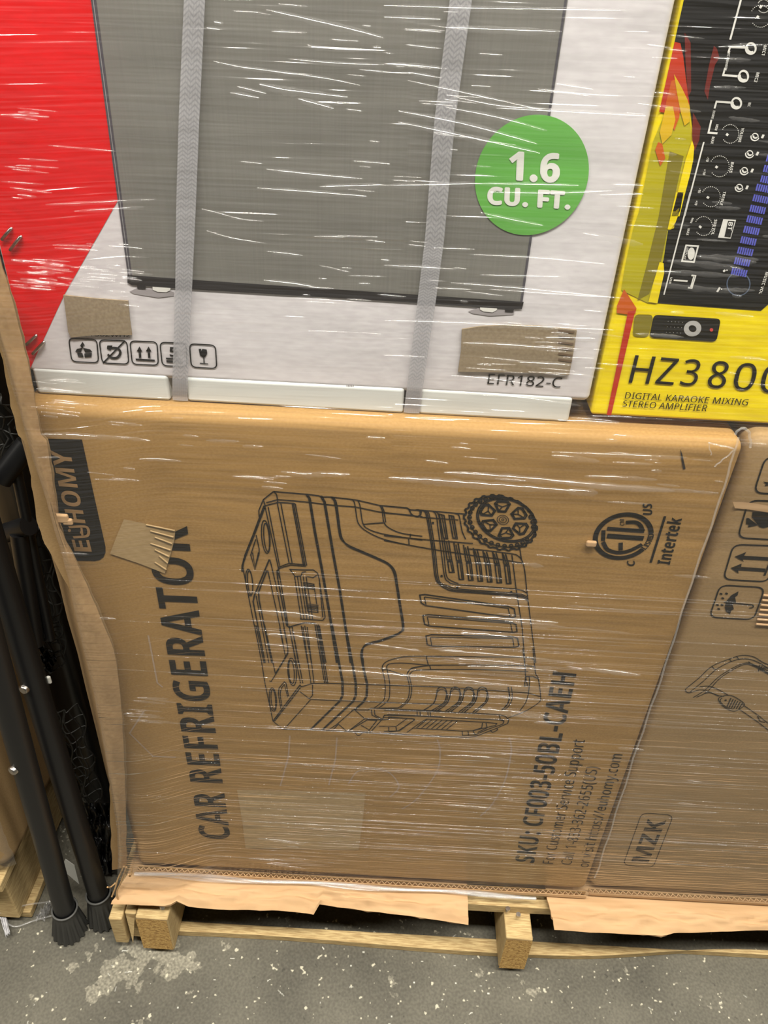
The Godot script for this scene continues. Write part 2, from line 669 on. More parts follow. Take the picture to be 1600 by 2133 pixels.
# ---------------------------------------------------------------- pallet
func end_grain() -> StandardMaterial3D:
	var im := Image.create(96, 192, false, Image.FORMAT_RGB8)
	var n := noise(0.03, 61, 3)
	for y in 192:
		for x in 96:
			var d := Vector2(x - 40.0, (y - 210.0) * 0.8).length() + n.get_noise_2d(x, y) * 10.0
			var k := pow(0.5 + 0.5 * sin(d * 0.85), 2.0)
			var c := Color(0.80, 0.66, 0.40).lerp(Color(0.60, 0.44, 0.21), k * 0.75)
			im.set_pixel(x, y, c.lerp(Color(0.5, 0.36, 0.18), clampf(n.get_noise_2d(x * 2.0, y * 2.0 + 300.0), 0.0, 0.5)))
	var m := StandardMaterial3D.new()
	m.albedo_texture = ImageTexture.create_from_image(im)
	m.roughness = 0.9
	return m

func plank(called: String, lo: Vector3, hi: Vector3, m: Material, o: Node, seed_ := 0) -> void:
	var b := Build.new()
	rounded_into(b, lo, hi, 0.0025, 2, 0.0007, seed_)
	part(called, b.mesh(), m, o)

var film_rag := FastNoiseLite.new()
# board along x with a splintered front edge
func ragged_plank(called: String, x0: float, x1: float, y0: float, y1: float, z0: float, front: Callable, m: Material, o: Node) -> void:
	var rows := []
	var n := 90
	var lines := [[], [], [], [], []]
	for i in n + 1:
		var x := lerpf(x0, x1, float(i) / n)
		var f: float = front.call(x)
		var rag := 0.0022 * film_rag.get_noise_1d(x * 60.0) + 0.0012 * film_rag.get_noise_1d(x * 260.0)
		lines[0].append(Vector3(x, y0, z0))
		lines[1].append(Vector3(x, y0, f + rag))
		lines[2].append(Vector3(x, y1, f - rag * 0.6))
		lines[3].append(Vector3(x, y1, z0))
		lines[4].append(Vector3(x, y0, z0))
	var b := Build.new()
	for k in 4:
		for i in n:
			b.quad(lines[k][i], lines[k][i + 1], lines[k + 1][i + 1], lines[k + 1][i])
	for e in [0, n]:
		b.quad(lines[0][e], lines[1][e], lines[2][e], lines[3][e])
	part(called, b.mesh(), m, o)

func pallet() -> void:
	var o := thing("wooden_pallet", "rough pine pallet with splintered boards under the wrapped boxes", "pallet", Vector3(0.2, 0, -0.3))
	var low := 0.016
	var high := 0.104
	# stringers run front to back
	var left := on_y(Vector2(331, 1976), low)
	var mid := on_y(Vector2(1065, 2017), low)
	var eg := end_grain()
	for s in [[left.x, left.z, 0.047], [mid.x, mid.z, 0.040], [0.80, 0.035, 0.040]]:
		var w: float = s[2] / 2
		plank("stringer", Vector3(s[0] - w, low, -0.62), Vector3(s[0] + w, high, s[1]), M.wood, o, int(s[0] * 100))
		var b := Build.new()
		var z: float = s[1] + 0.0012
		b.quad(Vector3(s[0] - w * 0.94, low + 0.002, z), Vector3(s[0] + w * 0.94, low + 0.002, z), Vector3(s[0] + w * 0.94, high - 0.002, z), Vector3(s[0] - w * 0.94, high - 0.002, z), Vector3(0, 0, 1))
		for i in b.v.size():
			b.uv[i] = Vector2((b.v[i].x - s[0] + w) / (2 * w), (high - b.v[i].y) / (high - low))
		part("end_grain", b.mesh(), eg, o, "sawn end of the stringer with growth rings")
	# broken second timber beside the first
	var q := on_y(Vector2(278, 1953), low)
	plank("broken_block", Vector3(left.x - 0.064, low + 0.006, -0.12), Vector3(left.x - 0.045, high - 0.012, q.z + 0.012), M.wood, o, 3)
	plank("broken_block", Vector3(left.x - 0.043, low + 0.012, -0.10), Vector3(left.x - 0.026, high - 0.008, q.z + 0.004), M.wood, o, 4)
	var sp := Build.new()
	var s0 := Vector3(left.x - 0.040, high - 0.012, q.z + 0.006)
	sp.tri(s0, s0 + Vector3(0.014, 0.002, 0.004), s0 + Vector3(0.006, -0.055, 0.012))
	sp.tri(s0, s0 + Vector3(0.006, -0.055, 0.012), s0 + Vector3(0.004, -0.02, -0.004))
	sp.tri(s0 + Vector3(0.014, 0.002, 0.004), s0 + Vector3(0.004, -0.02, -0.004), s0 + Vector3(0.006, -0.055, 0.012))
	sp.tri(s0, s0 + Vector3(0.004, -0.02, -0.004), s0 + Vector3(0.014, 0.002, 0.004))
	part("splinter", sp.mesh(), M.wood, o)
	# boards below and above
	var zb := on_y(Vector2(800, 1972), 0.016).z
	ragged_plank("bottom_board", left.x - 0.03, 1.0, 0.001, 0.0125, zb - 0.022, func(x): return zb - 0.005 + 0.003 * sin(x * 9.0) - 0.022 * smoothstep(0.3, 0.62, x), M.wood, o)
	ragged_plank("bottom_board", left.x - 0.03, 1.0, 0.001, 0.0155, -0.62, func(_x): return -0.52, M.wood, o)
	ragged_plank("bottom_board", left.x - 0.03, 1.0, 0.001, 0.0155, -0.36, func(_x): return -0.26, M.wood, o)
	var zt := on_y(Vector2(1060, 1888), 0.122).z
	var z := zt
	for k in 6:
		var zz := z
		ragged_plank("deck_board", left.x - 0.03, 1.0, high + 0.0005, 0.122, z - 0.088, func(_x): return zz, M.wood, o)
		z -= 0.105
	for p in [[1080, 1905], [1058, 1893], [338, 1888]]:
		var c := on_y(Vector2(p[0], p[1]), 0.1225)
		part("nail", tube([c - Vector3(0, 0.004, 0), c + Vector3(0, 0.0012, 0)], [0.0035], 8), M.metal, o)

# ---------------------------------------------------------------- cardboard sheets between pallet and cartons
func slip_sheet(label: String, backline: PackedVector2Array, frontline: PackedVector2Array, low: float, seed_: int) -> void:
	var rows := []
	var n := 60
	var m := 12
	var nz := noise(9.0, seed_, 2)
	var a := resample(backline, n)
	var c := resample(frontline, n)
	for j in m + 1:
		var line := PackedVector3Array()
		var t := float(j) / m
		for i in n + 1:
			var p := on_z(a[i], 0.009)
			p.y = minf(p.y, 0.1390)
			var q := on_y(c[i], low)
			var w := p.lerp(q, t)
			w.y += 0.003 * sin(t * PI) + nz.get_noise_2d(w.x * 2.2, t * 0.25) * 0.006 * sin(t * PI * 0.9) + 0.0012 * sin(t * 24.0 + nz.get_noise_1d(w.x * 0.6) * 5.0) * sin(t * PI)
			line.append(w)
		rows.append(line)
	# run back under the load
	var first := PackedVector3Array()
	var second := PackedVector3Array()
	for p in rows[0]:
		first.append(Vector3(p.x, 0.135, -0.5))
		second.append(Vector3(p.x, 0.1385, -0.02))
	rows.push_front(second)
	rows.push_front(first)
	rows.reverse()
	var o := thing("cardboard_sheet", label, "cardboard", rows[rows.size() / 2][n / 2])
	part("sheet", slab(rows, 0.004), M.kraft_pale, o)

func resample(q: PackedVector2Array, n: int) -> PackedVector2Array:
	var r := PackedVector2Array()
	for i in n + 1:
		var x := lerpf(q[0].x, q[q.size() - 1].x, float(i) / n)
		var k := 0
		while k < q.size() - 2 and q[k + 1].x < x:
			k += 1
		r.append(q[k].lerp(q[k + 1], clampf((x - q[k].x) / maxf(q[k + 1].x - q[k].x, 0.001), 0, 1)))
	return r

func slip_sheets() -> void:
	slip_sheet("long torn cardboard sheet sagging over the pallet's sawn end beside the black tubes", px([262, 1812, 420, 1815, 600, 1830, 975, 1858]), px([231, 1884, 300, 1886, 350, 1887, 367, 1876, 392, 1888, 440, 1894, 570, 1897, 640, 1902, 656, 1906, 664, 1884, 760, 1897, 880, 1912, 976, 1926]), 0.1285, 4)
	slip_sheet("straight cut cardboard sheet over the pallet under the carton with the boxed logo", px([1143, 1862, 1300, 1868, 1600, 1884, 1900, 1905]), px([1155, 1937, 1200, 1940, 1290, 1946, 1360, 1948, 1384, 1950, 1400, 1944, 1600, 1937, 1900, 1950]), 0.1285, 8)
	# frayed shreds at the corner
	var o := thing("cardboard_shred", "thin torn strips of cardboard fraying at the carton's bottom corner", "cardboard", on_z(Vector2(250, 1840), 0.02))
	for s in [[258, 1805, 246, 1830, 240, 1850, 233, 1868], [263, 1806, 252, 1838, 243, 1858, 247, 1876], [276, 1807, 272, 1824, 268, 1822], [240, 1840, 230, 1848, 224, 1848]]:
		var q := curve(px(s))
		var pts := []
		for i in q.size():
			pts.append(on_z(q[i], 0.030 + 0.012 * float(i) / q.size()))
		part("strip", tube(pts, [0.0016, 0.0012], 6), M.kraft_edge, o)

# ---------------------------------------------------------------- big carton
const A1 := [480, 980, 0.25]
const A2 := [800, 980, 0.25]
const A3 := [520, 1300, 0.25]
const A4 := [800, 1300, 0.25]

func pen(b: Build, c: Array, pts: Array, w := 3.0, smooth := false, closed := false, face := ZC, lift := 0.0005) -> void:
	var q := crop(c[0], c[1], c[2], pts)
	if smooth:
		q = curve(q, closed)
	var f := plane(q, face)
	stroke_into(b, f, w * 0.00043, face + lift, closed)

func car_fridge_carton() -> void:
	var o := thing("refrigerator_carton", "large brown carton printed with a wheeled cooler drawing", "carton", Vector3(-0.01, BASE, -0.22))
	part("body", rounded(Vector3(-0.334, BASE, ZC - 0.45), Vector3(0.313, TOP, ZC), 0.011, 5), M.kraft, o)
	text("CAR REFRIGERATOR", "sansbold", Vector2(481, 1748), Vector2(390, 1095), Vector2(418, 1745), ZC, M.ink, o)
	# brand plate
	var face := Rect2(-0.331, BASE, 0.65, TOP - BASE)
	var plate := fills("brand_plate", [px([60, 912, 171, 915, 198, 1040, 220, 1138, 220, 1150, 216, 1160, 208, 1166, 198, 1168, 110, 1166])], ZC, 0.0004, M.ink, o, face)
	var eu := Build.new()
	text_into(eu, "E", "sansbold", Vector2(192, 1148), Vector2(186, 1124), Vector2(156, 1147), ZC, 0.0009)
	text_into(eu, "HOMY", "sansbold", Vector2(179, 1089), Vector2(147, 940), Vector2(141, 1086), ZC, 0.0009)
	var u5 := [0, 850, 0.3125]
	pen(eu, u5, [460, 790, 560, 785, 588, 800, 592, 835, 570, 852, 490, 858], 6.5, true, false, ZC, 0.0009)
	pen(eu, u5, [545, 795, 552, 852], 5.0, false, false, ZC, 0.0009)
	for d in [[465, 812], [545, 825]]:
		fill_into(eu, plane(circle(crop(0, 850, 0.3125, d)[0], 3.2, 14), ZC), ZC + 0.001)
	part("lettering", eu.mesh(), M.kraft_ink, plate)
	# patches of torn tape
	var b := Build.new()
	fill_into(b, plane(px([259, 1080, 366, 1102, 364, 1122, 357, 1150, 344, 1193, 290, 1172, 230, 1152, 244, 1115]), ZC), ZC + 0.0012)
	part("tape_patch", b.mesh(), M.tape, o, "pale rectangle of torn tape beside the printed title")
	var rid := Build.new()
	for k in 7:
		var t := k / 6.0
		var p := on_z(Vector2(304 + 3 * k + (k % 3) * 6, 1094 + 13 * k), ZC + 0.002)
		var q := on_z(Vector2(364 - 3.0 * k, 1106 + 13.5 * k), ZC + 0.002)
		tube_into(rid, [p - Vector3(0, 0, 0.0008), q - Vector3(0, 0, 0.0004)], [0.0009], 6)
	part("flute", rid.mesh(), M.tape, o, "bare corrugation where the paper tore away")
	var pt := Build.new()
	fill_into(pt, plane(px([494, 1644, 761, 1650, 757, 1700, 747, 1769, 640, 1768, 512, 1766, 505, 1710]), ZC), ZC + 0.0008)
	part("tape_patch", pt.mesh(), M.tape, o, "wide pale strip of tape below the drawing")
	# faint chalk lines
	for s in [[309, 1323, 328, 1422, 339, 1431], [300, 1481, 270, 1527, 319, 1575, 366, 1577], [604, 1532, 601, 1575, 584, 1637], [702, 1536, 699, 1580, 685, 1635], [726, 1632, 750, 1604, 805, 1606, 831, 1637, 812, 1660], [911, 1540, 917, 1565, 910, 1607, 870, 1662, 837, 1685], [1061, 1535, 1065, 1565, 1052, 1625, 1025, 1675, 1000, 1700]]:
		var ch := Build.new()
		pen(ch, [0, 0, 1], s, 4.5, s.size() > 8, false, ZC, 0.0003)
		part("chalk_line", ch.mesh(), M.chalk, o)
	# small print
	text("SKU: CF003-50BL-CAEH", "sansbold", Vector2(1112, 1797), Vector2(1201, 1403), Vector2(1073, 1793), ZC, M.ink_soft, o)
	text("For Customer Service Support", "sans", Vector2(1152, 1799), Vector2(1219, 1541), Vector2(1130, 1797), ZC, M.ink_soft, o)
	text("Call 1-833-362-2655(US)", "sans", Vector2(1190, 1801), Vector2(1247, 1597), Vector2(1168, 1799), ZC, M.ink_soft, o)
	text("or visit https://euhomy.com", "sans", Vector2(1225, 1806), Vector2(1297, 1571), Vector2(1204, 1804), ZC, M.ink_soft, o)
	safety_mark(o)
	cooler_drawing(o)
	# black scuff, tufts of torn paper
	var k2 := Build.new()
	fill_into(k2, plane(px([1417, 935, 1421, 945, 1428, 976, 1423, 977, 1419, 955]), ZC), ZC + 0.0005)
	part("scuff", k2.mesh(), M.dark_band, o)
	for t in [[1232, 1132, 0.005]]:
		var c := on_z(Vector2(t[0], t[1]), ZC + (0.003 if t[0] > 500 else 0.016))
		var r: float = t[2]
		var tb := Build.new()
		rounded_into(tb, c - Vector3(r, r * 0.7, 0.002), c + Vector3(r, r * 0.7, 0.002), 0.002, 2, 0.0006, int(t[0]))
		part("torn_tuft", tb.mesh(), M.kraft_pale, o)
	open_edge(o, -0.334, 0.313, ZC, M.kraft)

# raw edge of the corrugated board that stands in front of a carton's foot, seen from above
func open_edge(o: Node, x0: float, x1: float, z: float, m: Material) -> void:
	var y0 := BASE - 0.0075
	var y1 := BASE - 0.0008
	part("edge_liner", rounded(Vector3(x0, y0, z + 0.0006), Vector3(x1, y1, z + 0.0013), 0.0002, 1), m, o)
	part("edge_liner", rounded(Vector3(x0, y0, z + 0.0068), Vector3(x1, y1, z + 0.0076), 0.0002, 1), M.kraft_pale, o)
	var fl := Build.new()
	var x := x0 + 0.001
	var out := false
	var last := Vector2.ZERO
	while x < x1 - 0.004:
		var p := Vector2(x, z + (0.0064 if out else 0.0017))
		if last != Vector2.ZERO:
			var n := (p - last).orthogonal().normalized() * 0.00045
			var q := [last + n, p + n, p - n, last - n]
			var t := []
			var b := []
			for k in q:
				t.append(Vector3(k.x, y1 + 0.0002, k.y))
				b.append(Vector3(k.x, y0, k.y))
			fl.quad(t[0], t[1], t[2], t[3], Vector3.UP)
			fl.quad(t[0], t[1], b[1], b[0])
			fl.quad(t[3], t[2], b[2], b[3])
		last = p
		x += 0.0040
		out = not out
	part("corrugated_edge", fl.mesh(), M.kraft_pale, o)

func safety_mark(o: Node) -> void:
	var c := [1180, 1000, 0.2625]
	var b := Build.new()
	var mid := on_z(crop(c[0], c[1], c[2], [449, 446])[0], ZC)
	var r := (on_z(Vector2(1361, 1107), ZC) - on_z(Vector2(1236, 1116), ZC)).length() / 2 - 0.002
	var m2 := Vector2(mid.x, mid.y)
	stroke_into(b, arc(m2, r, 12, 328, 60), 0.0048, ZC + 0.0005)
	pen(b, c, [322, 440, 612, 460], 12.5)
	pen(b, c, [294, 396, 290, 480], 9.0)
	pen(b, c, [322, 382, 618, 402], 10.0)
	pen(b, c, [604, 402, 585, 356, 545, 332, 470, 334], 9.5, true)
	pen(b, c, [290, 488, 322, 545, 380, 568, 430, 572, 505, 556, 600, 508], 9.5, true)
	pen(b, c, [430, 494, 430, 555], 9.5)
	part("safety_mark", b.mesh(), M.ink, o)
	var t := Build.new()
	text_into(t, "US", "sansbold", Vector2(1359, 1072), Vector2(1358, 1049), Vector2(1340, 1071), ZC, 0.0005)
	text_into(t, "C", "sansbold", Vector2(1323, 1178), Vector2(1322, 1167), Vector2(1307, 1178), ZC, 0.0005)
	text_into(t, "CM", "sansbold", Vector2(1301, 1094), Vector2(1300, 1081), Vector2(1292, 1094), ZC, 0.0005)
	var word := "LISTED"
	for k in 6:
		var a := deg_to_rad(-27.0 + 6.8 * k)
		var e := Vector2(cos(a), sin(a)) * (r - 0.0000)
		var tang := Vector2(-sin(a), cos(a))
		# letters stand on the outer side of the ring
		var g := glyphs(word[k], "sansbold").get_mesh_arrays()
		var vs: PackedVector3Array = g[Mesh.ARRAY_VERTEX]
		var ids: PackedInt32Array = g[Mesh.ARRAY_INDEX]
		var lo := Vector2(1e9, 1e9)
		var hi := Vector2(-1e9, -1e9)
		for p in vs:
			lo = Vector2(minf(lo.x, p.x), minf(lo.y, p.y))
			hi = Vector2(maxf(hi.x, p.x), maxf(hi.y, p.y))
		for j in range(0, ids.size(), 3):
			var q := []
			for n in 3:
				var p := vs[ids[j + n]]
				var s := 0.0055 / (hi.y - lo.y)
				var w := m2 + e + tang * (p.x - (lo.x + hi.x) / 2) * s - (e.normalized()) * (p.y - (lo.y + hi.y) / 2) * s
				q.append(Vector3(w.x, w.y, ZC + 0.0005))
			t.tri(q[0], q[1], q[2], Vector3(0, 0, 1))
	text_into(t, "Intertek", "sansbold", Vector2(1395, 1176), Vector2(1421, 1079), Vector2(1369, 1173), ZC, 0.0005)
	pen(t, c, [668, 652, 782, 284], 5.5)
	part("lettering", t.mesh(), M.ink, o)

func cooler_drawing(o: Node) -> void:
	var b := Build.new()
	var W := 2.6
	# lid outline
	pen(b, A1, [360, 172, 640, 195, 735, 207, 765, 218, 840, 218, 1010, 238, 1060, 245, 1245, 288, 1470, 308, 1500, 325, 1600, 330], W)
	pen(b, A1, [360, 172, 275, 240, 238, 330, 240, 385], W)
	pen(b, A1, [275, 240, 290, 290, 400, 262, 530, 270, 545, 280], W)
	pen(b, A1, [300, 265, 395, 240, 530, 250, 660, 262, 780, 278, 870, 288, 1040, 300, 1240, 342, 1500, 372, 1600, 382], W)
	pen(b, A1, [360, 172, 385, 200, 395, 262], W, true)
	pen(b, A1, [290, 290, 200, 530, 130, 700, 100, 790, 98, 840], W + 1.5)
	pen(b, A1, [280, 290, 190, 530, 120, 705, 105, 800, 115, 860, 200, 1290, 215, 1290, 280, 1600], W)
	pen(b, A1, [290, 300, 400, 810, 480, 1290], W)
	pen(b, A1, [315, 300, 410, 790], W)
	pen(b, A1, [390, 262, 490, 770], W)
	pen(b, A1, [420, 268, 515, 770], W)
	for d in [0, 12, 26]:
		pen(b, A1, [515 + d, 275, 610 + d, 790], W)
	pen(b, A1, [395, 805, 490, 770, 620, 782, 625, 795, 500, 785, 400, 815], W)
	for d in [0, 9]:
		pen(b, A1, [630 + d, 195, 655 + d, 230, 700 + d, 510, 760 + d, 830, 820 + d, 1180, 885 + d, 1600], W + 1.2)
		pen(b, A1, [750 + d, 208, 780 + d, 260, 850 + d, 680, 910 + d, 1010, 1000 + d, 1600], W + 1.2)
	# body seam curve
	for d in [0, 10]:
		pen(b, A1, [840 + d, 220, 868 + d, 255, 885 + d, 350, 905 + d, 500, 925 + d, 570, 985, 620 + d, 1100, 672 + d, 1230, 728 + d, 1320, 775 + d, 1372 - d, 840 + d, 1392 - d, 950, 1415 - d, 1100, 1445 - d, 1300, 1420 - d, 1345, 1370, 1375 - d, 1250, 1420 - d, 1130, 1455 - d, 1090 + d, 1510, 1100 + d, 1600], W + 1.2, true)
	# handle recess on the far side
	pen(b, A1, [1010, 238, 1035, 270, 1055, 400, 1075, 450, 1130, 500, 1250, 560, 1400, 600, 1600, 640], W, true)
	pen(b, A1, [1060, 245, 1080, 290, 1105, 440, 1160, 490, 1270, 525, 1420, 550, 1600, 578], W, true)
	pen(b, A1, [1245, 288, 1265, 330, 1280, 430, 1330, 480, 1430, 520, 1600, 545], W, true)
	pen(b, A1, [1260, 288, 1280, 335, 1295, 430], W)
	pen(b, A1, [1110, 445, 1275, 432], W)
	pen(b, A1, [1500, 525, 1498, 555], W)
	pen(b, A1, [1485, 560, 1490, 622], W)
	pen(b, A1, [1490, 320, 1510, 360, 1550, 382, 1580, 375, 1590, 340, 1560, 322], W, true)
	# cup holders and wedges in the lid
	for e in [[295, 550, 34, 138], [302, 555, 22, 118], [158, 930, 28, 112], [165, 932, 20, 100]]:
		pen(b, A1, flat_list(ellipse(e[0], e[1], e[2], e[3], 0.09)), W, false, true)
	pen(b, A1, [215, 535, 240, 650, 240, 690, 205, 825, 170, 700, 212, 570], W)
	pen(b, A1, [185, 680, 205, 800, 235, 680], W)
	pen(b, A1, [98, 840, 110, 740, 135, 700], W, true)
	# big recess in the lid
	pen(b, A1, [325, 738, 200, 1040, 190, 1090, 290, 1600], W + 1.0)
	pen(b, A1, [305, 830, 235, 1010, 240, 1080, 345, 1600], W + 1.0)
	pen(b, A1, [330, 740, 380, 950, 470, 1420, 480, 1510, 430, 1600], W)
	pen(b, A1, [312, 830, 420, 1330, 450, 1500], W)
	pen(b, A1, [215, 1040, 320, 1600], W)
	# latch
	pen(b, A1, [388, 830, 395, 900, 470, 1290, 490, 1305, 510, 1295, 620, 1265, 710, 1270], W + 0.8)
	pen(b, A1, [410, 815, 390, 830, 415, 900, 480, 1280], W)
	pen(b, A1, [490, 820, 610, 825, 690, 825, 725, 850, 740, 900, 790, 1220, 770, 1245, 580, 1235], W)
	pen(b, A1, [500, 825, 540, 880, 590, 875, 600, 845, 630, 840], W)
	pen(b, A1, [640, 880, 690, 890, 720, 870], W)
	for k in 5:
		pen(b, A1, [535 + 24 * k, 880, 590 + 24 * k, 1235], W)
	for k in 4:
		pen(b, A1, [612, 930 + 14 * k, 700, 945 + 14 * k], W)
		pen(b, A1, [650, 1110 + 14 * k, 735, 1120 + 14 * k], W)
	pen(b, A1, [610, 930, 645, 1170, 730, 1180, 695, 940], W)
	pen(b, A1, [740, 900, 770, 1220], W)
	for d in [0, 22, 100, 130, 215, 235, 252]:
		pen(b, A1, [490 + d, 1290, 545 + d, 1600], W)
	# ---- lower left part
	for d in [0, 10]:
		pen(b, A3, [680 + d, 0, 755 + d, 400, 770 + d, 480, 770 + d, 590, 750 + d, 635, 500 + d, 880], W + 0.8)
		pen(b, A3, [790 + d, 0, 865 + d, 400, 880 + d, 490, 880 + d, 590, 860 + d, 640, 600 + d, 880], W + 0.8)
		pen(b, A3, [925 + d, 250, 945 + d, 370, 975 + d, 500, 970 + d, 600, 940 + d, 650, 870 + d, 710], W + 0.8)
	pen(b, A3, [420, 500, 430, 520, 525, 490, 655, 490, 1600, 520], W)
	pen(b, A3, [640, 485, 650, 495], W)
	for d in [0, 22]:
		pen(b, A3, [420 + d * 0.2, 505 + d, 195 + d * 0.6, 805], W + 0.6)
	pen(b, A3, [420, 560, 500, 620, 525, 590, 525, 500], W)
	pen(b, A3, [510, 625, 290, 870], W)
	pen(b, A3, [510, 625, 900, 640, 1300, 655, 1600, 665], W)
	pen(b, A3, [195, 805, 275, 872, 600, 880, 820, 892, 1200, 915, 1600, 930], W)
	pen(b, A3, [40, 0, 100, 310, 130, 500, 195, 805], W)
	pen(b, A3, [125, 0, 180, 250, 215, 410], W)
	pen(b, A3, [165, 470, 180, 475, 215, 420, 320, 245, 320, 200, 285, 30], W)
	pen(b, A3, [215, 410, 300, 270, 250, 30], W)
	for d in [0, 25, 115, 150]:
		pen(b, A3, [330 + d, 20, 425 + d * 0.75, 490], W)
	for d in [0, 14, 28]:
		pen(b, A3, [545 + d, 0, 625 + d, 490], W)
	for e in [[355, 395, 36, 115], [350, 395, 22, 98], [195, 625, 30, 98], [198, 625, 18, 84]]:
		pen(b, A3, flat_list(ellipse(e[0], e[1], e[2], e[3], 0.08)), W, false, true)
	pen(b, A3, [260, 700, 240, 580, 245, 530, 290, 478, 305, 490, 325, 600], W)
	pen(b, A3, [270, 690, 255, 580, 262, 535, 290, 500, 318, 605], W)
	# front handle recess
	pen(b, A3, [1105, 380, 1110, 340, 1150, 305, 1250, 275, 1350, 265, 1600, 263], W, true)
	pen(b, A3, [1145, 375, 1145, 345, 1180, 325, 1300, 322, 1480, 338, 1600, 340], W, true)
	pen(b, A3, [1310, 430, 1320, 395, 1360, 365, 1480, 342], W, true)
	pen(b, A3, [1330, 430, 1345, 400, 1400, 380, 1600, 375], W, true)
	pen(b, A3, [1105, 380, 1145, 375, 1310, 430], W)
	for d in [0, 38]:
		pen(b, A3, [1108 + d, 380, 1128 + d, 480, 1128 + d, 590, 1110 + d, 640, 1040 + d, 695], W, true)
	for d in [0, 18]:
		pen(b, A3, [1312 + d, 430, 1332 + d, 520, 1325 + d, 600, 1300 + d, 645, 1240 + d, 695], W, true)
	pen(b, A3, [850, 712, 990, 712, 1010, 697, 1240, 695], W)
	pen(b, A3, [1030, 697, 1600, 720], W)
	pen(b, A3, [865, 712, 730, 830, 650, 885], W)
	pen(b, A3, [740, 830, 690, 885], W)
	pen(b, A3, [740, 830, 810, 890], W)
	pen(b, A3, [880, 715, 960, 785, 1100, 795, 1010, 895, 820, 890, 960, 785], W)
	pen(b, A3, [830, 885, 980, 795, 1060, 800, 990, 890], W)
	pen(b, A3, [930, 840, 1000, 880], W)
	pen(b, A3, [870, 890, 905, 925, 945, 900], W, true)
	pen(b, A3, [1015, 710, 1020, 755, 1100, 795, 1160, 790, 1160, 770, 1370, 785, 1375, 795, 1250, 885, 1160, 895], W)
	pen(b, A3, [1040, 712, 1045, 755, 1110, 790, 1120, 760, 1160, 750, 1600, 768], W)
	pen(b, A3, [1310, 785, 1220, 850, 1080, 848], W)
	pen(b, A3, [1160, 850, 1160, 890], W)
	pen(b, A3, [1220, 850, 1225, 885], W)
	# ---- vents and wheel
	for d in [0, 12, 26]:
		pen(b, A2, [320 + d, 330, 345 + d, 350, 365 + d, 440, 400 + d, 660, 425 + d, 880, 460 + d * 0.8, 945 - d * 0.2, 520 + d * 0.6, 985 - d, 590, 1005 - d, 760, 1018 - d * 0.9, 1090, 1045 - d, 1160, 1060 - d, 1195, 1080 - d], W, true)
	pen(b, A2, [405, 335, 435, 370, 450, 480, 480, 700, 505, 880, 540, 925, 600, 945, 900, 968, 1120, 988, 1190, 1020], W, true)
	pen(b, A2, [425, 335, 455, 370, 470, 480, 500, 700, 520, 870, 560, 915, 620, 938], W, true)
	pen(b, A2, [0, 292, 190, 310, 205, 320, 230, 365, 270, 382, 300, 370, 300, 335, 270, 322, 400, 335, 590, 352, 680, 360], W)
	pen(b, A2, [0, 350, 240, 370], W)
	pen(b, A2, [590, 355, 625, 375, 650, 500, 680, 570], W, true)
	pen(b, A2, [300, 385, 620, 410], W)
	pen(b, A2, [0, 540, 360, 575, 740, 605], W)
	pen(b, A2, [0, 580, 380, 650, 740, 705, 960, 735, 1160, 770], W)
	pen(b, A2, [690, 650, 820, 660, 1060, 690, 1110, 705, 1145, 740, 1170, 820, 1195, 1040, 1265, 1600], W, true)
	pen(b, A2, [1130, 640, 1145, 740], W)
	pen(b, A2, [1065, 700, 1100, 980, 1150, 1300, 1175, 1600], W)
	for k in 7:
		var x := 530.0 + 79.0 * k
		var y := 755.0 + 6.0 * k
		var t := 845.0 if k == 0 else 905.0 + 7.0 * (k - 1)
		pen(b, A2, [x, y, x + 38, y, x + 54, t, x + 14 + (4 if k > 0 else 0), t], W + 0.6, false, true)
		pen(b, A2, [x + 24, y + 6, x + 42, t], W)
		pen(b, A2, [x - 30 + 2 * k, 570 + 24 * k if k < 4 else 665 + 8 * (k - 4), x - 4, y - 14, x + 34, y - 10, x + 8, 580 + 24 * k if k < 4 else 675 + 8 * (k - 4)], W + 0.6)
		pen(b, A2, [x - 10, 590 + 24 * k if k < 4 else 680 + 8 * (k - 4), x + 18, y - 12], W)
	for k in 2:
		pen(b, A2, [460 + 82 * k, 360 + 10 * k, 500 + 80 * k, 370 + 8 * k, 530 + 80 * k, 565, 495 + 80 * k, 560], W + 0.6, false, true)
		pen(b, A2, [480 + 82 * k, 365 + 10 * k, 515 + 80 * k, 560], W)
	for s in [[408, 434], [480, 877], [610, 970], [1060, 1010]]:
		fill_into(b, plane(circle(crop(800, 980, 0.25, s)[0], 2.6, 12), ZC), ZC + 0.0005)
	# slots on the side
	for q in [[298, 1035, 340, 1030, 1030, 1128, 1085, 1150, 1095, 1215, 1070, 1222, 345, 1122, 310, 1100], [325, 1205, 370, 1198, 1045, 1255, 1100, 1280, 1108, 1340, 1075, 1345, 375, 1292, 338, 1278], [350, 1375, 395, 1365, 1070, 1380, 1112, 1395, 1125, 1460, 1090, 1470, 400, 1460, 360, 1448]]:
		pen(b, A2, q, W + 1.0, false, true)
	pen(b, A2, [335, 1050, 350, 1115], W)
	pen(b, A2, [1035, 1145, 1050, 1215], W)
	pen(b, A2, [360, 1215, 375, 1285], W)
	pen(b, A2, [1055, 1275, 1068, 1340], W)
	pen(b, A2, [385, 1385, 398, 1455], W)
	pen(b, A2, [1072, 1395, 1082, 1465], W)
	pen(b, A2, [340, 1050, 1035, 1145], W)
	pen(b, A2, [365, 1215, 1060, 1270], W)
	pen(b, A2, [390, 1385, 1070, 1395], W)
	# ---- lower right part
	pen(b, A4, [350, 265, 900, 270, 1180, 272, 1235, 285, 1258, 305], W, true)
	pen(b, A4, [370, 338, 900, 338, 1200, 345, 1260, 360], W, true)
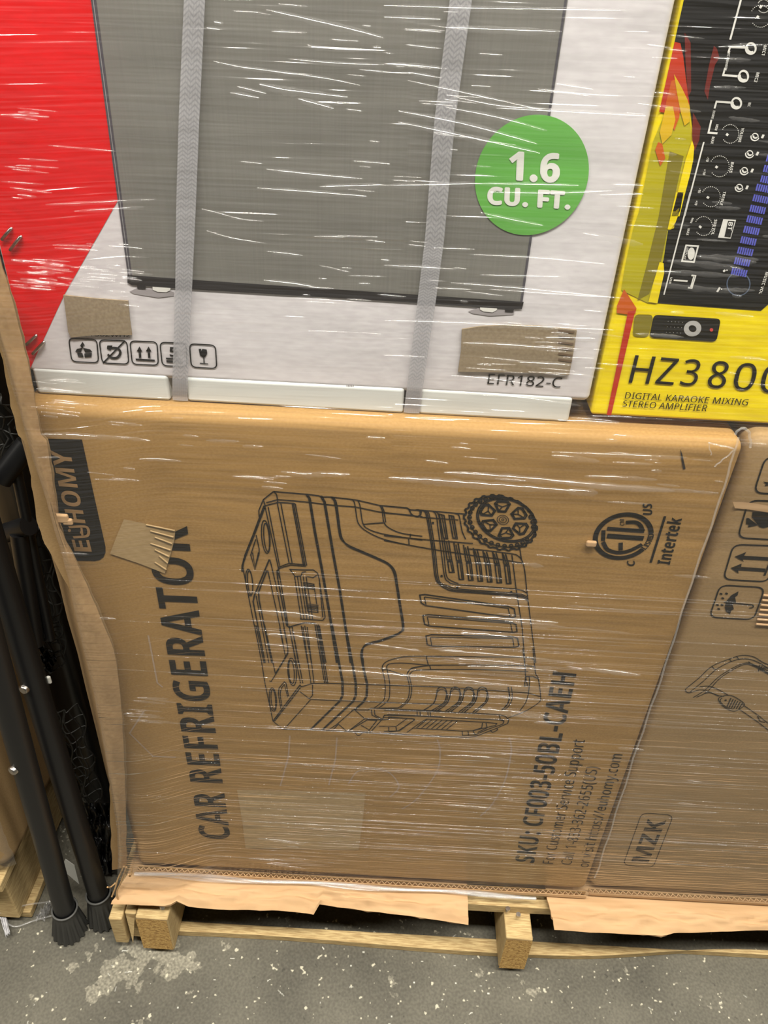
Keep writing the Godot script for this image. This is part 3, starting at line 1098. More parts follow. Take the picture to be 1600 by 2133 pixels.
	pen(b, A4, [350, 265, 370, 340], W)
	pen(b, A4, [380, 340, 390, 375], W)
	pen(b, A4, [200, 400, 240, 360, 380, 342], W, true)
	pen(b, A4, [390, 375, 800, 375, 1200, 392], W, true)
	pen(b, A4, [1155, 200, 1175, 350, 1180, 430, 1210, 440, 1205, 560, 1180, 650, 1130, 720], W, true)
	pen(b, A4, [1240, 200, 1262, 400, 1285, 450, 1305, 600, 1290, 650, 1180, 720, 1030, 780], W, true)
	pen(b, A4, [1175, 430, 1240, 430, 1285, 455], W)
	pen(b, A4, [1180, 435, 1195, 510, 1170, 515, 1180, 435], W)
	pen(b, A4, [0, 505, 450, 520, 900, 550, 1200, 570, 1300, 600], W)
	pen(b, A4, [1035, 520, 1045, 600, 1030, 660, 980, 715], W + 1.5, true)
	pen(b, A4, [1060, 520, 1068, 600, 1050, 665, 1000, 715], W, true)
	for k in 4:
		var d := 113 * k
		pen(b, A4, [330 + d, 715 + 6 * k, 410 + d, 660, 435 + d, 600, 445 + d, 545, 470 + d, 522, 505 + d, 530, 520 + d, 560, 515 + d, 620, 490 + d, 660, 400 + d, 715 + 6 * k], W + 0.8, true)
		pen(b, A4, [450 + d, 560, 470 + d, 540, 500 + d, 545, 528 + d, 580, 525 + d, 630, 500 + d, 665, 420 + d, 720 + 6 * k], W, true)
	pen(b, A4, [0, 715, 400, 722, 960, 750, 1010, 765, 1040, 795, 1030, 825, 900, 880, 770, 930, 700, 940, 400, 930, 0, 905], W)
	pen(b, A4, [0, 755, 280, 765, 960, 795, 1000, 805, 990, 830, 860, 875, 760, 920], W)
	pen(b, A4, [960, 755, 970, 790, 1000, 800], W)
	pen(b, A4, [275, 725, 278, 765], W)
	pen(b, A4, [300, 726, 303, 766], W)
	pen(b, A4, [365, 728, 368, 768], W)
	pen(b, A4, [385, 728, 388, 768], W)
	pen(b, A4, [0, 775, 240, 785, 255, 795, 120, 885, 0, 890], W)
	pen(b, A4, [190, 785, 100, 850, 0, 848], W)
	pen(b, A4, [350, 788, 850, 815, 940, 825, 930, 840, 740, 885, 650, 888, 240, 862, 350, 788], W)
	for k in 7:
		pen(b, A4, [360 + 42 * k, 790 + 2 * k, 270 + 42 * k, 862 + 2 * k], W)
	pen(b, A4, [190, 900, 240, 865], W)
	pen(b, A4, [650, 888, 655, 925, 760, 920, 740, 885], W)
	pen(b, A4, [700, 890, 705, 925], W)
	pen(b, A4, [820, 820, 815, 860, 740, 885], W)
	pen(b, A4, [850, 822, 860, 860, 780, 900], W)
	pen(b, A4, [885, 880, 905, 898, 945, 878, 940, 865], W, true)
	part("line_drawing", b.mesh(), M.ink, o, "black line drawing of a wheeled cooler lying on its side")
	# wheel of the drawing
	var w := Build.new()
	var rim := ellipse(1018, 408, 250, 178, 0.30)
	pen(w, A2, flat_list(rim), W + 1.0, false, true)
	pen(w, A2, flat_list(ellipse(1018, 408, 236, 166, 0.30)), W, false, true)
	var outer := ellipse(990, 430, 300, 212, 0.30)
	var bumpy := PackedVector2Array()
	for k in 120:
		var t := TAU * k / 120.0
		var s := 1.0 + 0.022 * signf(sin(t * 24.0))
		bumpy.append(Vector2(970, 432) + Vector2(cos(t) * 305 * s, sin(t) * 218 * s).rotated(0.30))
	pen(w, A2, flat_list(bumpy), W + 2.0, false, true)
	pen(w, A2, flat_list(ellipse(985, 425, 285, 203, 0.30)), W, false, true)
	for k in 30:
		var t := TAU * (k / 30.0)
		var e := Vector2(978, 428) + Vector2(cos(t) * 272, sin(t) * 192).rotated(0.30)
		if (e - Vector2(1018, 408)).length() > 190 and t > 0.4:
			pen(w, A2, flat_list(circle(e, 16, 8)), W, false, true)
			pen(w, A2, [e.x - 14, e.y, e.x + 14, e.y + 4], W)
	for r in [[48, 38], [30, 23], [10, 8]]:
		pen(w, A2, flat_list(ellipse(990, 408, r[0], r[1], 0.2)), 1.6, false, true)
	for c in [[985, 300, 0.05], [1118, 362, 1.1], [1130, 475, 2.0], [1015, 515, 3.1], [882, 448, 4.2], [868, 335, 5.2]]:
		var poly := []
		var small := []
		for q in [[-62, -30], [-40, -58], [40, -58], [62, -30], [30, 50], [-30, 50]]:
			var v := Vector2(q[0], q[1]).rotated(c[2])
			v = Vector2(v.x * 1.05, v.y * 0.84)
			poly.append_array([c[0] + v.x, c[1] + v.y])
			small.append_array([c[0] + v.x * 0.8, c[1] + v.y * 0.8])
		pen(w, A2, poly, W + 0.8, false, true)
		pen(w, A2, small, W, false, true)
		pen(w, A2, [small[0], small[1], c[0], c[1], small[6], small[7]], W)
		pen(w, A2, [c[0], c[1], small[10], small[11]], W)
	pen(w, A2, [985, 230, 985, 245], W)
	part("wheel_drawing", w.mesh(), M.ink, o, "printed wheel with six spoke openings")

func ellipse(x: float, y: float, rx: float, ry: float, tilt: float, n := 36) -> PackedVector2Array:
	var q := PackedVector2Array()
	for k in n:
		q.append(Vector2(x, y) + Vector2(cos(TAU * k / n) * rx, sin(TAU * k / n) * ry).rotated(-tilt if rx < ry else tilt))
	return q

func flat_list(q: PackedVector2Array) -> Array:
	var r := []
	for p in q:
		r.append_array([p.x, p.y])
	return r

# ---------------------------------------------------------------- carton next to it
func second_carton() -> void:
	var o := thing("tool_carton", "greyer brown carton with umbrella symbol and a boxed three letter logo", "carton", Vector3(0.6, BASE, -0.22))
	part("body", rounded(Vector3(0.318, BASE, ZM - 0.45), Vector3(0.92, TOP + 0.004, ZM), 0.012, 5), M.kraft_grey, o)
	open_edge(o, 0.318, 0.92, ZM, M.kraft_grey)
	var c := [1180, 1000, 0.2625]
	var lift := 0.0005
	var frames := [[1220, 830, 1575, 850, 1485, 1105, 1133, 1085], [1325, 508, 1690, 520, 1600, 805, 1242, 785], [1445, 158, 1800, 170, 1720, 475, 1357, 455], [1580, -190, 1930, -175, 1850, 115, 1485, 100]]
	var names := ["umbrella_symbol", "arrow_symbol", "glass_symbol", "stack_symbol"]
	for k in 4:
		var b := Build.new()
		stroke_into(b, round_frame(plane(crop(c[0], c[1], c[2], frames[k]), ZM), 0.009), 0.0016, ZM + lift, true)
		if k == 0:
			fill_into(b, plane(crop(c[0], c[1], c[2], [1365, 880, 1310, 910, 1270, 955, 1255, 1000, 1265, 1040, 1297, 1066, 1308, 1032, 1328, 1022, 1318, 985, 1346, 968, 1338, 925, 1358, 912]), ZM), ZM + lift)
			pen(b, c, [1250, 965, 1440, 985, 1472, 988, 1482, 998, 1475, 1010, 1450, 1012], 3.4, true, false, ZM)
			for d in [[1227, 900], [1270, 898], [1240, 935], [1198, 988], [1235, 988], [1208, 1020]]:
				fill_into(b, plane(ellipse(c[0] + d[0] * c[2], c[1] + d[1] * c[2], 3.2, 2.0, 0.3, 12), ZM), ZM + lift)
		elif k == 1:
			fill_into(b, plane(crop(c[0], c[1], c[2], [1335, 605, 1427, 568, 1408, 598, 1640, 612, 1635, 638, 1395, 625, 1408, 647]), ZM), ZM + lift)
			fill_into(b, plane(crop(c[0], c[1], c[2], [1303, 695, 1390, 660, 1385, 686, 1580, 700, 1575, 726, 1362, 712, 1365, 740]), ZM), ZM + lift)
			pen(b, c, [1640, 590, 1570, 755], 5.0, false, false, ZM)
		elif k == 2:
			fill_into(b, plane(crop(c[0], c[1], c[2], [1475, 252, 1660, 258, 1640, 330, 1600, 370, 1560, 378, 1530, 368, 1470, 290]), ZM), ZM + lift)
			fill_into(b, plane(crop(c[0], c[1], c[2], [1428, 298, 1445, 298, 1520, 356, 1440, 372, 1445, 350, 1424, 346]), ZM), ZM + lift)
			pen(b, c, [1590, 350, 1700, 380], 4.0, false, false, ZM)
		else:
			fill_into(b, plane(crop(c[0], c[1], c[2], [1560, 10, 1600, 15, 1650, 60, 1600, 40, 1570, 45, 1585, 30]), ZM), ZM + lift)
		part(names[k], b.mesh(), M.ink, o)
	# logo in a box
	var l := Build.new()
	stroke_into(l, round_frame(plane(px([1337, 1692, 1403, 1697, 1360, 1807, 1298, 1801]), ZM), 0.011), 0.0011, ZM + lift, true)
	text_into(l, "MZK", "sansbold", Vector2(1351, 1796), Vector2(1388, 1708), Vector2(1315, 1793), ZM, lift)
	part("logo", l.mesh(), M.ink, o)
	# drawing of a trimmer handle
	var d := Build.new()
	var t := [1050, 1350, 0.34375]
	for q in [[1100, 245, 1180, 180, 1260, 108, 1370, 62, 1440, 42, 1510, 50, 1570, 85, 1650, 120, 1760, 200], [1128, 262, 1200, 205, 1285, 128, 1375, 80, 1450, 62, 1520, 75, 1600, 120, 1740, 210], [1145, 298, 1220, 250, 1310, 165, 1450, 90, 1530, 105, 1600, 135], [1165, 296, 1230, 262, 1320, 172, 1452, 98, 1525, 112], [1100, 245, 1102, 260, 1125, 268, 1200, 250, 1290, 282, 1335, 290], [1185, 232, 1240, 228, 1300, 250, 1360, 285], [1210, 275, 1250, 268, 1300, 290], [1335, 285, 1385, 288, 1455, 335, 1430, 365, 1390, 380, 1340, 360, 1305, 325, 1302, 300, 1335, 285], [1320, 300, 1310, 320, 1345, 355, 1390, 368]]:
		pen(d, t, q, 2.4, true, false, ZM)
	pen(d, t, [1445, 340, 1540, 405, 1680, 520], 2.4, false, false, ZM)
	pen(d, t, [1425, 368, 1530, 440, 1660, 540], 2.4, false, false, ZM)
	pen(d, t, [1260, 108, 1270, 122, 1285, 128], 2.4, false, false, ZM)
	pen(d, t, [1365, 63, 1378, 80], 2.4, false, false, ZM)
	pen(d, t, [1410, 50, 1425, 68], 2.4, false, false, ZM)
	pen(d, t, [1535, 410, 1550, 440, 1580, 450], 2.4, false, false, ZM)
	for k in 6:
		pen(d, t, [1375 + 14 * k, 300 + 6 * k, 1350 + 14 * k, 355 + 3 * k], 3.0, false, false, ZM)
		pen(d, t, [1480 + 22 * k, 80 + 12 * k, 1530 + 20 * k, 115 + 12 * k], 2.4, false, false, ZM)
		pen(d, t, [1540 + 12 * k, 140 - 6 * k, 1550 + 14 * k, 100 + 5 * k], 2.4, false, false, ZM)
	pen(d, t, [1340, 310, 1345, 318], 5.0, false, false, ZM)
	part("line_drawing", d.mesh(), M.ink_soft, o)
	# torn paper
	var tr := Build.new()
	fill_into(tr, plane(px([1526, 1044, 1540, 1044, 1565, 1046, 1600, 1052, 1625, 1060, 1600, 1066, 1560, 1060, 1550, 1059, 1530, 1057]), ZM), ZM + 0.0012)
	part("torn_patch", tr.mesh(), M.kraft_pale, o)
	var rib := Build.new()
	for k in 7:
		tube_into(rib, [on_z(Vector2(1590 - 2.5 * k, 1240 + 10 * k), ZM + 0.001), on_z(Vector2(1660, 1246 + 10 * k), ZM + 0.001)], [0.0014], 6)
	part("flute", rib.mesh(), M.kraft_pale, o, "bare corrugation showing where paper tore off")

# ---------------------------------------------------------------- mini refrigerator box
func symbol_frames(o: Node) -> void:
	var c := [0, 440, 0.1875]
	var d := [0, 430, 0.5]
	var frames := [[287, 548, 404, 553, 412, 650, 300, 645], [414, 555, 529, 558, 538, 656, 427, 651], [542, 559, 655, 563, 661, 661, 552, 656], [667, 565, 776, 569, 781, 667, 677, 662], [790, 571, 898, 577, 904, 674, 798, 668]]
	for k in 5:
		var b := Build.new()
		var z := ZW
		stroke_into(b, round_frame(plane(crop(d[0], d[1], d[2], frames[k]), z), 0.0045), 0.0011, z + 0.0006, true)
		match k:
			0:
				for q in [[345, 563, 335, 578, 342, 578, 342, 590, 348, 590, 348, 578, 355, 578], [345, 588, 322, 592, 314, 604, 338, 607], [347, 588, 376, 594, 386, 605, 356, 607], [322, 608, 344, 610, 350, 628, 326, 624], [352, 612, 384, 608, 382, 626, 354, 628]]:
					fill_into(b, plane(crop(d[0], d[1], d[2], q), z), z + 0.0006)
			1:
				pen(b, d, [430, 652, 522, 558], 3.0, false, false, z, 0.0006)
				pen(b, d, [464, 588, 490, 590, 502, 604, 498, 620, 484, 630, 464, 628, 450, 615], 5.0, true, false, z, 0.0006)
				fill_into(b, plane(crop(d[0], d[1], d[2], [448, 578, 470, 578, 462, 600, 446, 592]), z), z + 0.0006)
			2:
				for x in [0, 38]:
					fill_into(b, plane(crop(d[0], d[1], d[2], [582 + x, 582, 594 + x, 604, 588 + x, 604, 590 + x, 630, 580 + x, 630, 578 + x, 604, 570 + x, 603]), z), z + 0.0006)
				pen(b, d, [566, 636, 646, 641], 4.0, false, false, z, 0.0006)
			3:
				text_into(b, "5", "sansbold", Vector2(354, 741), Vector2(370, 742), Vector2(353, 722), z, 0.0006)
				pen(b, d, [692, 632, 752, 634], 3.4, false, false, z, 0.0006)
				pen(b, d, [694, 644, 762, 648], 4.4, false, false, z, 0.0006)
			4:
				fill_into(b, plane(crop(d[0], d[1], d[2], [828, 592, 840, 592, 838, 602, 846, 608, 844, 592, 862, 595, 864, 612, 856, 626, 846, 628, 834, 620]), z), z + 0.0006)
				pen(b, d, [850, 626, 851, 652], 2.4, false, false, z, 0.0006)
				pen(b, d, [833, 652, 868, 655], 2.0, false, false, z, 0.0006)
		part("shipping_symbol", b.mesh(), M.ink, o)

func mini_fridge_box() -> void:
	var o := thing("mini_refrigerator_box", "white and red box printed with a grey mini refrigerator", "box", Vector3(-0.07, 0.915, -0.25))
	var x0 := -0.328
	var x1 := 0.173
	var y0 := 0.9135
	var face := Rect2(x0 + 0.003, y0 + 0.003, x1 - x0 - 0.006, 0.52)
	part("body", rounded(Vector3(x0, y0, ZW - 0.47), Vector3(x1, 1.44, ZW), 0.006, 4), M.white, o)
	fills("red_panel", [px([-300, -200, 164, -200, 190, 0, 248, 414, 134, 614, 62, 770, -100, 1100])], ZW, 0.0003, M.red, o, face)
	# picture of the refrigerator
	fills("refrigerator_picture", [px([163, -200, 190, 0, 267, 576, 1087, 632, 1183, 0, 1214, -200])], ZW, 0.0005, M.steel, o, face, "flat printed picture of a stainless steel refrigerator door")
	fills("picture_edge", [px([163, -200, 190, 0, 267, 576, 276, 576, 201, 0, 174, -200]), px([1182, -8, 1088, 632, 1083, 632, 1177, -8])], ZW, 0.0007, M.steel_edge, o, face)
	fills("picture_line", [px([167, -200, 194, 0, 271, 576, 272.5, 576, 196, 0, 169, -200]), px([192, 0, 190, 0, 163, -200, 165, -200])], ZW, 0.0009, M.steel_line, o, face)
	fills("door_foot_rail", [px([266, 572, 400, 582, 1091, 628, 1087, 643, 1060, 643, 800, 626, 400, 602, 275, 593, 266, 588])], ZW, 0.0009, M.dark_band, o, face)
	fills("foot_shade", [px([270, 607, 285, 600, 340, 604, 362, 608, 362, 616, 330, 620, 280, 612]), px([975, 648, 1000, 640, 1072, 646, 1070, 655, 1020, 658, 985, 653])], ZW, 0.0004, M.grey_print, o)
	fills("foot", [px([285, 590, 304, 592, 304, 602, 287, 601]), px([1052, 640, 1071, 641, 1069, 650, 1052, 649])], ZW, 0.0008, M.dark_band, o)
	fills("foot", [px([318, 595, 356, 598, 355, 604, 347, 608, 328, 607, 319, 603]), px([1000, 636, 1036, 638, 1035, 645, 1026, 650, 1007, 648, 1000, 644])], ZW, 0.0008, M.white_ink, o)
	# round badge
	var mid := on_z(Vector2(1107, 369), ZW)
	var r := (on_z(Vector2(1225, 372), ZW) - on_z(Vector2(990, 366), ZW)).length() / 2
	var b := Build.new()
	fill_into(b, circle(Vector2(mid.x, mid.y), r, 72), ZW + 0.0010)
	var badge := part("round_badge", b.mesh(), M.green, o)
	var bold := Build.new()
	for d in [Vector2(-1.5, 0), Vector2(1.5, 0), Vector2(0, 1.2), Vector2(0, -1.2)]:
		text_into(bold, "1.6", "sansbold", Vector2(1060, 373) + d, Vector2(1163, 379) + d, Vector2(1062, 315) + d, ZW, 0.00130 + d.x * 0.00002 + d.y * 0.00008)
		text_into(bold, "CU. FT.", "sansbold", Vector2(1016, 424) + d, Vector2(1186, 434) + d, Vector2(1017, 389) + d, ZW, 0.00130 + d.x * 0.00002 + d.y * 0.00008)
	part("lettering", bold.mesh(), M.white_ink, badge)
	text("EFR182-C", "sans", Vector2(1015, 799), Vector2(1168, 807), Vector2(1018, 778), ZW, M.ink_soft, o)
	text("00-01562WH2", "sans", Vector2(146, 699), Vector2(272, 702), Vector2(146, 690), ZW, M.ink_soft, o)
	# paper patches
	for q in [[[134, 613, 200, 620, 268, 625, 271, 660, 276, 696, 200, 696, 150, 701, 144, 690], "square of grey brown paper stuck over the small print"], [[962, 684, 1000, 678, 1050, 675, 1120, 677, 1201, 686, 1196, 720, 1185, 779, 1100, 774, 954, 772, 960, 730], "wide grey brown paper patch above the model name"]]:
		var poly := plane(px(q[0]), ZW)
		var pb := Build.new()
		fill_into(pb, poly, ZW + 0.0022)
		for i in poly.size():
			var a := poly[i]
			var c := poly[(i + 1) % poly.size()]
			pb.quad(Vector3(a.x, a.y, ZW + 0.0005), Vector3(c.x, c.y, ZW + 0.0005), Vector3(c.x, c.y, ZW + 0.0022), Vector3(a.x, a.y, ZW + 0.0022))
		part("paper_patch", pb.mesh(), M.board, o, q[1])
	var fl := Build.new()
	for k in 6:
		fill_into(fl, plane(px([1162, 684 + 12 * k, 1196 - k, 688 + 12 * k, 1195 - k, 692 + 12 * k, 1162, 688 + 12 * k]), ZW), ZW + 0.0027)
	part("flute_mark", fl.mesh(), plain(Color(0.42, 0.34, 0.26), 0.9), o)
	symbol_frames(o)
	# smudged print near the bottom
	var s := Build.new()
	for k in 5:
		fill_into(s, plane(px([722 + 3.2 * k, 801, 724 + 3.2 * k, 801, 724 + 3.2 * k, 816, 722 + 3.2 * k, 816]), ZW), ZW + 0.0006)
	fills("smudged_mark", [px([655, 808, 657, 808, 659, 824, 657, 824]), px([663, 809, 665, 809, 667, 825, 665, 825])], ZW, 0.0006, M.grey_print, o)
	text_into(s, "OSD", "sansbold", Vector2(719, 823), Vector2(735, 824), Vector2(719, 818), ZW, 0.0006)
	part("smudged_print", s.mesh(), M.grey_print, o).set_meta("kind", "stuff")
	# staples
	for q in [[4, 499, 22, 477], [21, 521, 42, 494], [55, 718, 74, 700], [68, 737, 90, 714]]:
		var a := on_z(Vector2(q[0], q[1]), ZW + 0.0022)
		var c := on_z(Vector2(q[2], q[3]), ZW + 0.0022)
		part("staple", tube([a - Vector3(0, 0, 0.0025), a, a.lerp(c, 0.5) + Vector3(0, 0, 0.0006), c, c - Vector3(0, 0, 0.0025)], [0.0013], 8), M.metal, o)
	# foam base showing under the box
	for q in [[82, 357], [392, 840], [876, 1190]]:
		var a := on_z(Vector2(q[0], 830), ZW)
		var c := on_z(Vector2(q[1], 850), ZW)
		var fb := Build.new()
		rounded_into(fb, Vector3(a.x, TOP + 0.0005, ZW - 0.06), Vector3(c.x, y0 + 0.0045, ZW + 0.0012), 0.0030, 4, 0.0006, q[0])
		part("foam_pad", fb.mesh(), M.foam, o, "white foam padding bulging under the box")

# ---------------------------------------------------------------- amplifier box
func amplifier_box() -> void:
	var o := thing("amplifier_box", "yellow and black box printed with a karaoke amplifier and remote control", "box", Vector3(0.4, TOP, -0.2))
	var x0 := 0.1765
	var y0 := 0.9015
	var face := Rect2(x0 + 0.001, y0 + 0.001, 0.46, 0.6)
	part("body", rounded(Vector3(x0, y0, ZW - 0.3), Vector3(0.64, 1.44, ZW), 0.003, 3), M.yellow, o)
	var z := ZW
	var a7 := [1280, 0, 0.2109375]
	var a8 := [1280, 400, 0.234375]
	var c7 := func(q): return crop(1280, 0, 0.2109375, q)
	var c8 := func(q): return crop(1280, 400, 0.234375, q)
	# unseen spacer board added under the box, set back so the gap falls dark
	part("added_spacer", rounded(Vector3(x0 + 0.01, TOP + 0.0046, z - 0.29), Vector3(0.63, y0 + 0.0005, z - 0.035), 0.001, 1), M.kraft, o)
	# printed ground, with a film reflection painted over it
	fills("printed_panel", [px([1440, -200, 1410, 0, 1390, 96, 1423, 118, 1437, 220, 1446, 300, 1421, 400, 1404, 475, 1383, 484, 1381, 541, 1369, 631, 1460, 638, 1585, 647, 1600, 634, 1700, 560, 1800, -200])], z, 0.0003, M.panel, o, face)
	fills("olive_band", [px([1385, 235, 1436, 225, 1440, 293, 1428, 330, 1396, 450, 1382, 541, 1352, 632, 1294, 604, 1310, 500, 1331, 440, 1360, 295])], z, 0.0004, M.olive, o, face)
	fills("reflection_band", [px([1395, 315, 1424, 325, 1396, 450, 1378, 540, 1352, 612, 1328, 625, 1350, 540, 1372, 450, 1385, 372])], z, 0.0005, M.olive_dark, o, face)  # ghost reflection in the film, painted on as a darker olive shape
	fills("flame", [px([1394, 84, 1417, 90, 1423, 118, 1428, 160, 1436, 217, 1410, 240, 1370, 232])], z, 0.0006, M.flame_red, o, face)
	fills("flame", [c7.call([560, 800, 600, 780, 640, 960, 640, 1150, 590, 1290, 500, 1080, 510, 1000]), c7.call([430, 1400, 470, 1420, 500, 1560, 450, 1640, 400, 1480])], z, 0.0007, M.flame_orange, o, face)
	fills("flame", [c7.call([585, 730, 660, 860, 720, 985, 742, 1060, 740, 1200, 690, 1240, 650, 1100, 620, 940]), c7.call([505, 1050, 575, 1050, 600, 1180, 560, 1330, 470, 1420, 445, 1300])], z, 0.0008, M.flame_yellow, o, face)
	fills("flame", [c7.call([775, 1110, 850, 1250, 835, 1380, 790, 1490, 770, 1420, 765, 1300]), c7.call([690, 320, 750, 420, 755, 900, 725, 960, 700, 620]), c7.call([980, 450, 1010, 480, 1035, 570, 990, 640, 940, 850, 920, 985, 885, 900, 930, 650])], z, 0.0007, M.flame_dark, o, face)
	fills("bright_strip", [c7.call([765, 1385, 785, 1450, 775, 1580, 745, 1720, 690, 1930, 640, 2133, 562, 2133, 630, 1870, 700, 1580]), c8.call([545, 0, 612, 0, 585, 150, 540, 270, 500, 330, 470, 330]), c8.call([400, 620, 435, 630, 440, 720, 410, 850, 380, 985, 300, 975, 345, 800])], z, 0.0008, M.yellow, o, face)
	fills("stripe", [px([1308, 648, 1323, 646, 1270, 876, 1261, 876])], z, 0.0008, M.stripe, o, face)
	fills("chevron", [c8.call([85, 860, 195, 1030, 185, 1080, 140, 1090, 20, 1072, 20, 1010])], z, 0.0007, M.flame_orange, o, face)
	# white lines and knobs of the printed front
	var b := Build.new()
	pen(b, a7, [1245, 0, 1140, 390], 3.0, false, false, z, 0.0008)
	pen(b, a7, [1300, -200, 1245, 0], 3.0, false, false, z, 0.0008)
	pen(b, a7, [880, 1400, 690, 2133], 2.6, false, false, z, 0.0008)
	pen(b, a8, [672, 0, 438, 910], 2.6, false, false, z, 0.0008)
	for q in [[1290, 468, 1140, 462, 1120, 520], [1090, 670, 1070, 740, 1210, 752], [1150, 1012, 1005, 1002, 985, 1070], [955, 1180, 925, 1308, 1015, 1315]]:
		pen(b, a7, q, 3.0, false, false, z, 0.0008)
	for c in [[1345, 478, 46, 52], [1272, 752, 44, 54], [1202, 1018, 46, 52]]:
		pen(b, a7, flat_list(ellipse(c[0], c[1], c[2], c[3], 0.1)), 3.0, false, true, z, 0.0008)
		pen(b, a7, flat_list(arc(Vector2(c[0], c[1]), 44, 60, 200, 12)), 5.0, false, false, z, 0.0009)
	for c in [[1385, 1345], [1332, 1515], [1280, 1682], [1230, 1848]]:
		pen(b, a7, flat_list(arc(Vector2(c[0], c[1]), 28, 20, 200, 12)), 6.0, false, false, z, 0.0009)
		pen(b, a7, flat_list(circle(Vector2(c[0], c[1]), 30, 20)), 1.6, false, true, z, 0.0009)
		pen(b, a7, [c[0] + 68, c[1] + 18, c[0] + 84, c[1] - 18], 4.0, false, false, z, 0.0009)
	for k in [[1140, 1320, 85, a7], [1035, 1640, 95, a7], [950, 1940, 92, a7], [1470, 60, 60, a7], [1440, 160, 100, a7], [790, 300, 78, a8]]:
		for j in 26:
			var t := deg_to_rad(-150.0 + 290.0 * j / 25.0)
			var s: Array = k[3]
			var p := crop(s[0], s[1], s[2], [k[0] + cos(t) * k[2], k[1] + sin(t) * k[2] * 1.08])[0]
			fill_into(b, plane(circle(p, 1.05, 6), z), z + 0.0008)
		var s2: Array = k[3]
		pen(b, s2, [k[0] - 40, k[1] + 0, k[0] - 20, k[1] + 14], 3.6, false, false, z, 0.0009)
	# bluetooth and disc logos, port marks
	fill_into(b, plane(c8.call([965, 238, 1078, 245, 1030, 412, 918, 402]), z), z + 0.0008)
	pen(b, a8, [635, 472, 742, 478, 704, 620, 598, 610], 3.0, false, true, z, 0.0008)
	fill_into(b, plane(ellipse(1280 + 680 * 0.234375, 400 + 545 * 0.234375, 7.5, 13, -0.1, 20), z), z + 0.0008)
	pen(b, a8, [525, 780, 648, 790], 3.0, false, false, z, 0.0008)
	pen(b, a8, [682, 738, 718, 742, 685, 850, 652, 846], 3.0, false, false, z, 0.0008)
	pen(b, a8, [706, 745, 676, 846], 3.0, false, false, z, 0.0008)
	pen(b, a8, [965, 705, 982, 690], 4.0, false, false, z, 0.0008)
	pen(b, a8, [910, 885, 935, 845], 4.0, false, false, z, 0.0008)
	for d in [[998, 692], [950, 860], [1475, 120]]:
		fill_into(b, plane(circle(crop(a8[0], a8[1], a8[2], d)[0], 1.6, 8), z), z + 0.0008)
	part("control_print", b.mesh(), M.white_ink, o, "white printed knobs, sockets and lines of the amplifier front")
	var ring := Build.new()
	pen(ring, a8, flat_list(circle(Vector2(1100, 815), 102, 36)), 2.0, false, true, z, 0.0008)
	part("volume_ring", ring.mesh(), plain(Color(0.32, 0.38, 0.48), 0.5), o)
	fills("logo_ground", [c8.call([1008, 252, 1066, 256, 1028, 398, 975, 392])], z, 0.0010, M.panel, o, face)
	var tx := Build.new()
	# words of the front run downward
	for w in [["BT", 1012, 262, 1000, 335, 1050, 266, 8], ["VOLUME", 1250, 1260, 1215, 1400, 1278, 1262, 7], ["BASS", 1148, 1595, 1128, 1700, 1176, 1600, 7], ["TREBLE", 1072, 1885, 1036, 2020, 1098, 1890, 7], ["MIC1", 1455, 540, 1475, 455, 1455, 540, 0], ["SUB VOL", 885, 240, 855, 375, 910, 242, 8], ["USB", 495, 752, 480, 808, 512, 755, 8], ["MUSIC VOL", 1340, 705, 1278, 900, 1366, 710, 8], ["DISPLAY", 640, 490, 612, 595, 655, 492, 8], ["MIN", 1000, 1225, 985, 1282, 1024, 1228, 7], ["MAX", 960, 1345, 945, 1415, 986, 1350, 7], ["-10", 910, 1545, 898, 1592, 935, 1548, 7], ["+10", 878, 1665, 866, 1722, 902, 1670, 7], ["-10", 830, 1855, 818, 1900, 855, 1858, 7], ["+10", 798, 1975, 786, 2020, 822, 1980, 7], ["MIN", 685, 225, 668, 270, 702, 228, 8], ["MAX", 648, 320, 634, 380, 668, 322, 8], ["MIC2", 1398, 712, 1372, 808, 1428, 716, 7], ["MIC1", 1470, 445, 1448, 540, 1500, 450, 7], ["REC", 1318, 1010, 1308, 1050, 1345, 1012, 7], ["MIC PRIORITY", 1118, 500, 1080, 690, 1140, 505, 7], ["ECHO REPEAT", 970, 1090, 950, 1170, 992, 1092, 7]]:
		if w[7] == 0:
			continue
		var c: Array = a7 if w[7] == 7 else a8
		var q := crop(c[0], c[1], c[2], [w[1], w[2], w[3], w[4], w[5], w[6]])
		text_into(tx, w[0], "sansbold", q[0], q[1], q[2], z, 0.0012)
	part("lettering", tx.mesh(), M.white_ink, o)
	var bars := Build.new()
	for q in [[1330, 2035, 1350, 1920], [0, 0, 0, 0]]:
		pass
	for row in 9:
		# meter rows step down to the left
		var p0 := Vector2(1336 + 0.0, 0)
		var top := Vector2(1570 - 5.6 * row + 4.0, 402 + 22.0 * (row - 0.0))
		for j in 7:
			var base := Vector2(1536 + 30.0 - 6.4 * (row - 1) + 4.7 * j, 404.0 + 21.8 * (row - 1) + 0.9 * j)
			base.x += 4.0
			fill_into(bars, plane(PackedVector2Array([base, base + Vector2(3.4, 0.3), base + Vector2(-0.4, 14.5), base + Vector2(-3.8, 14.2)]), z), z + 0.0009)
	for row in 4:
		for j in 5:
			var base := Vector2(1604.0 - 6.0 * row + 4.7 * j, 300.0 + 21.5 * row + 0.9 * j)
			fill_into(bars, plane(PackedVector2Array([base, base + Vector2(3.4, 0.3), base + Vector2(-0.4, 14.5), base + Vector2(-3.8, 14.2)]), z), z + 0.0009)
	part("level_meter", bars.mesh(), M.blue, o, "rows of printed blue level meter bars")
	# remote control picture
	var remote := fills("remote_print", [circle_frame(c8.call([348, 1088, 945, 1124, 905, 1328, 308, 1290]), z)], z, 0.0006, M.panel, o)
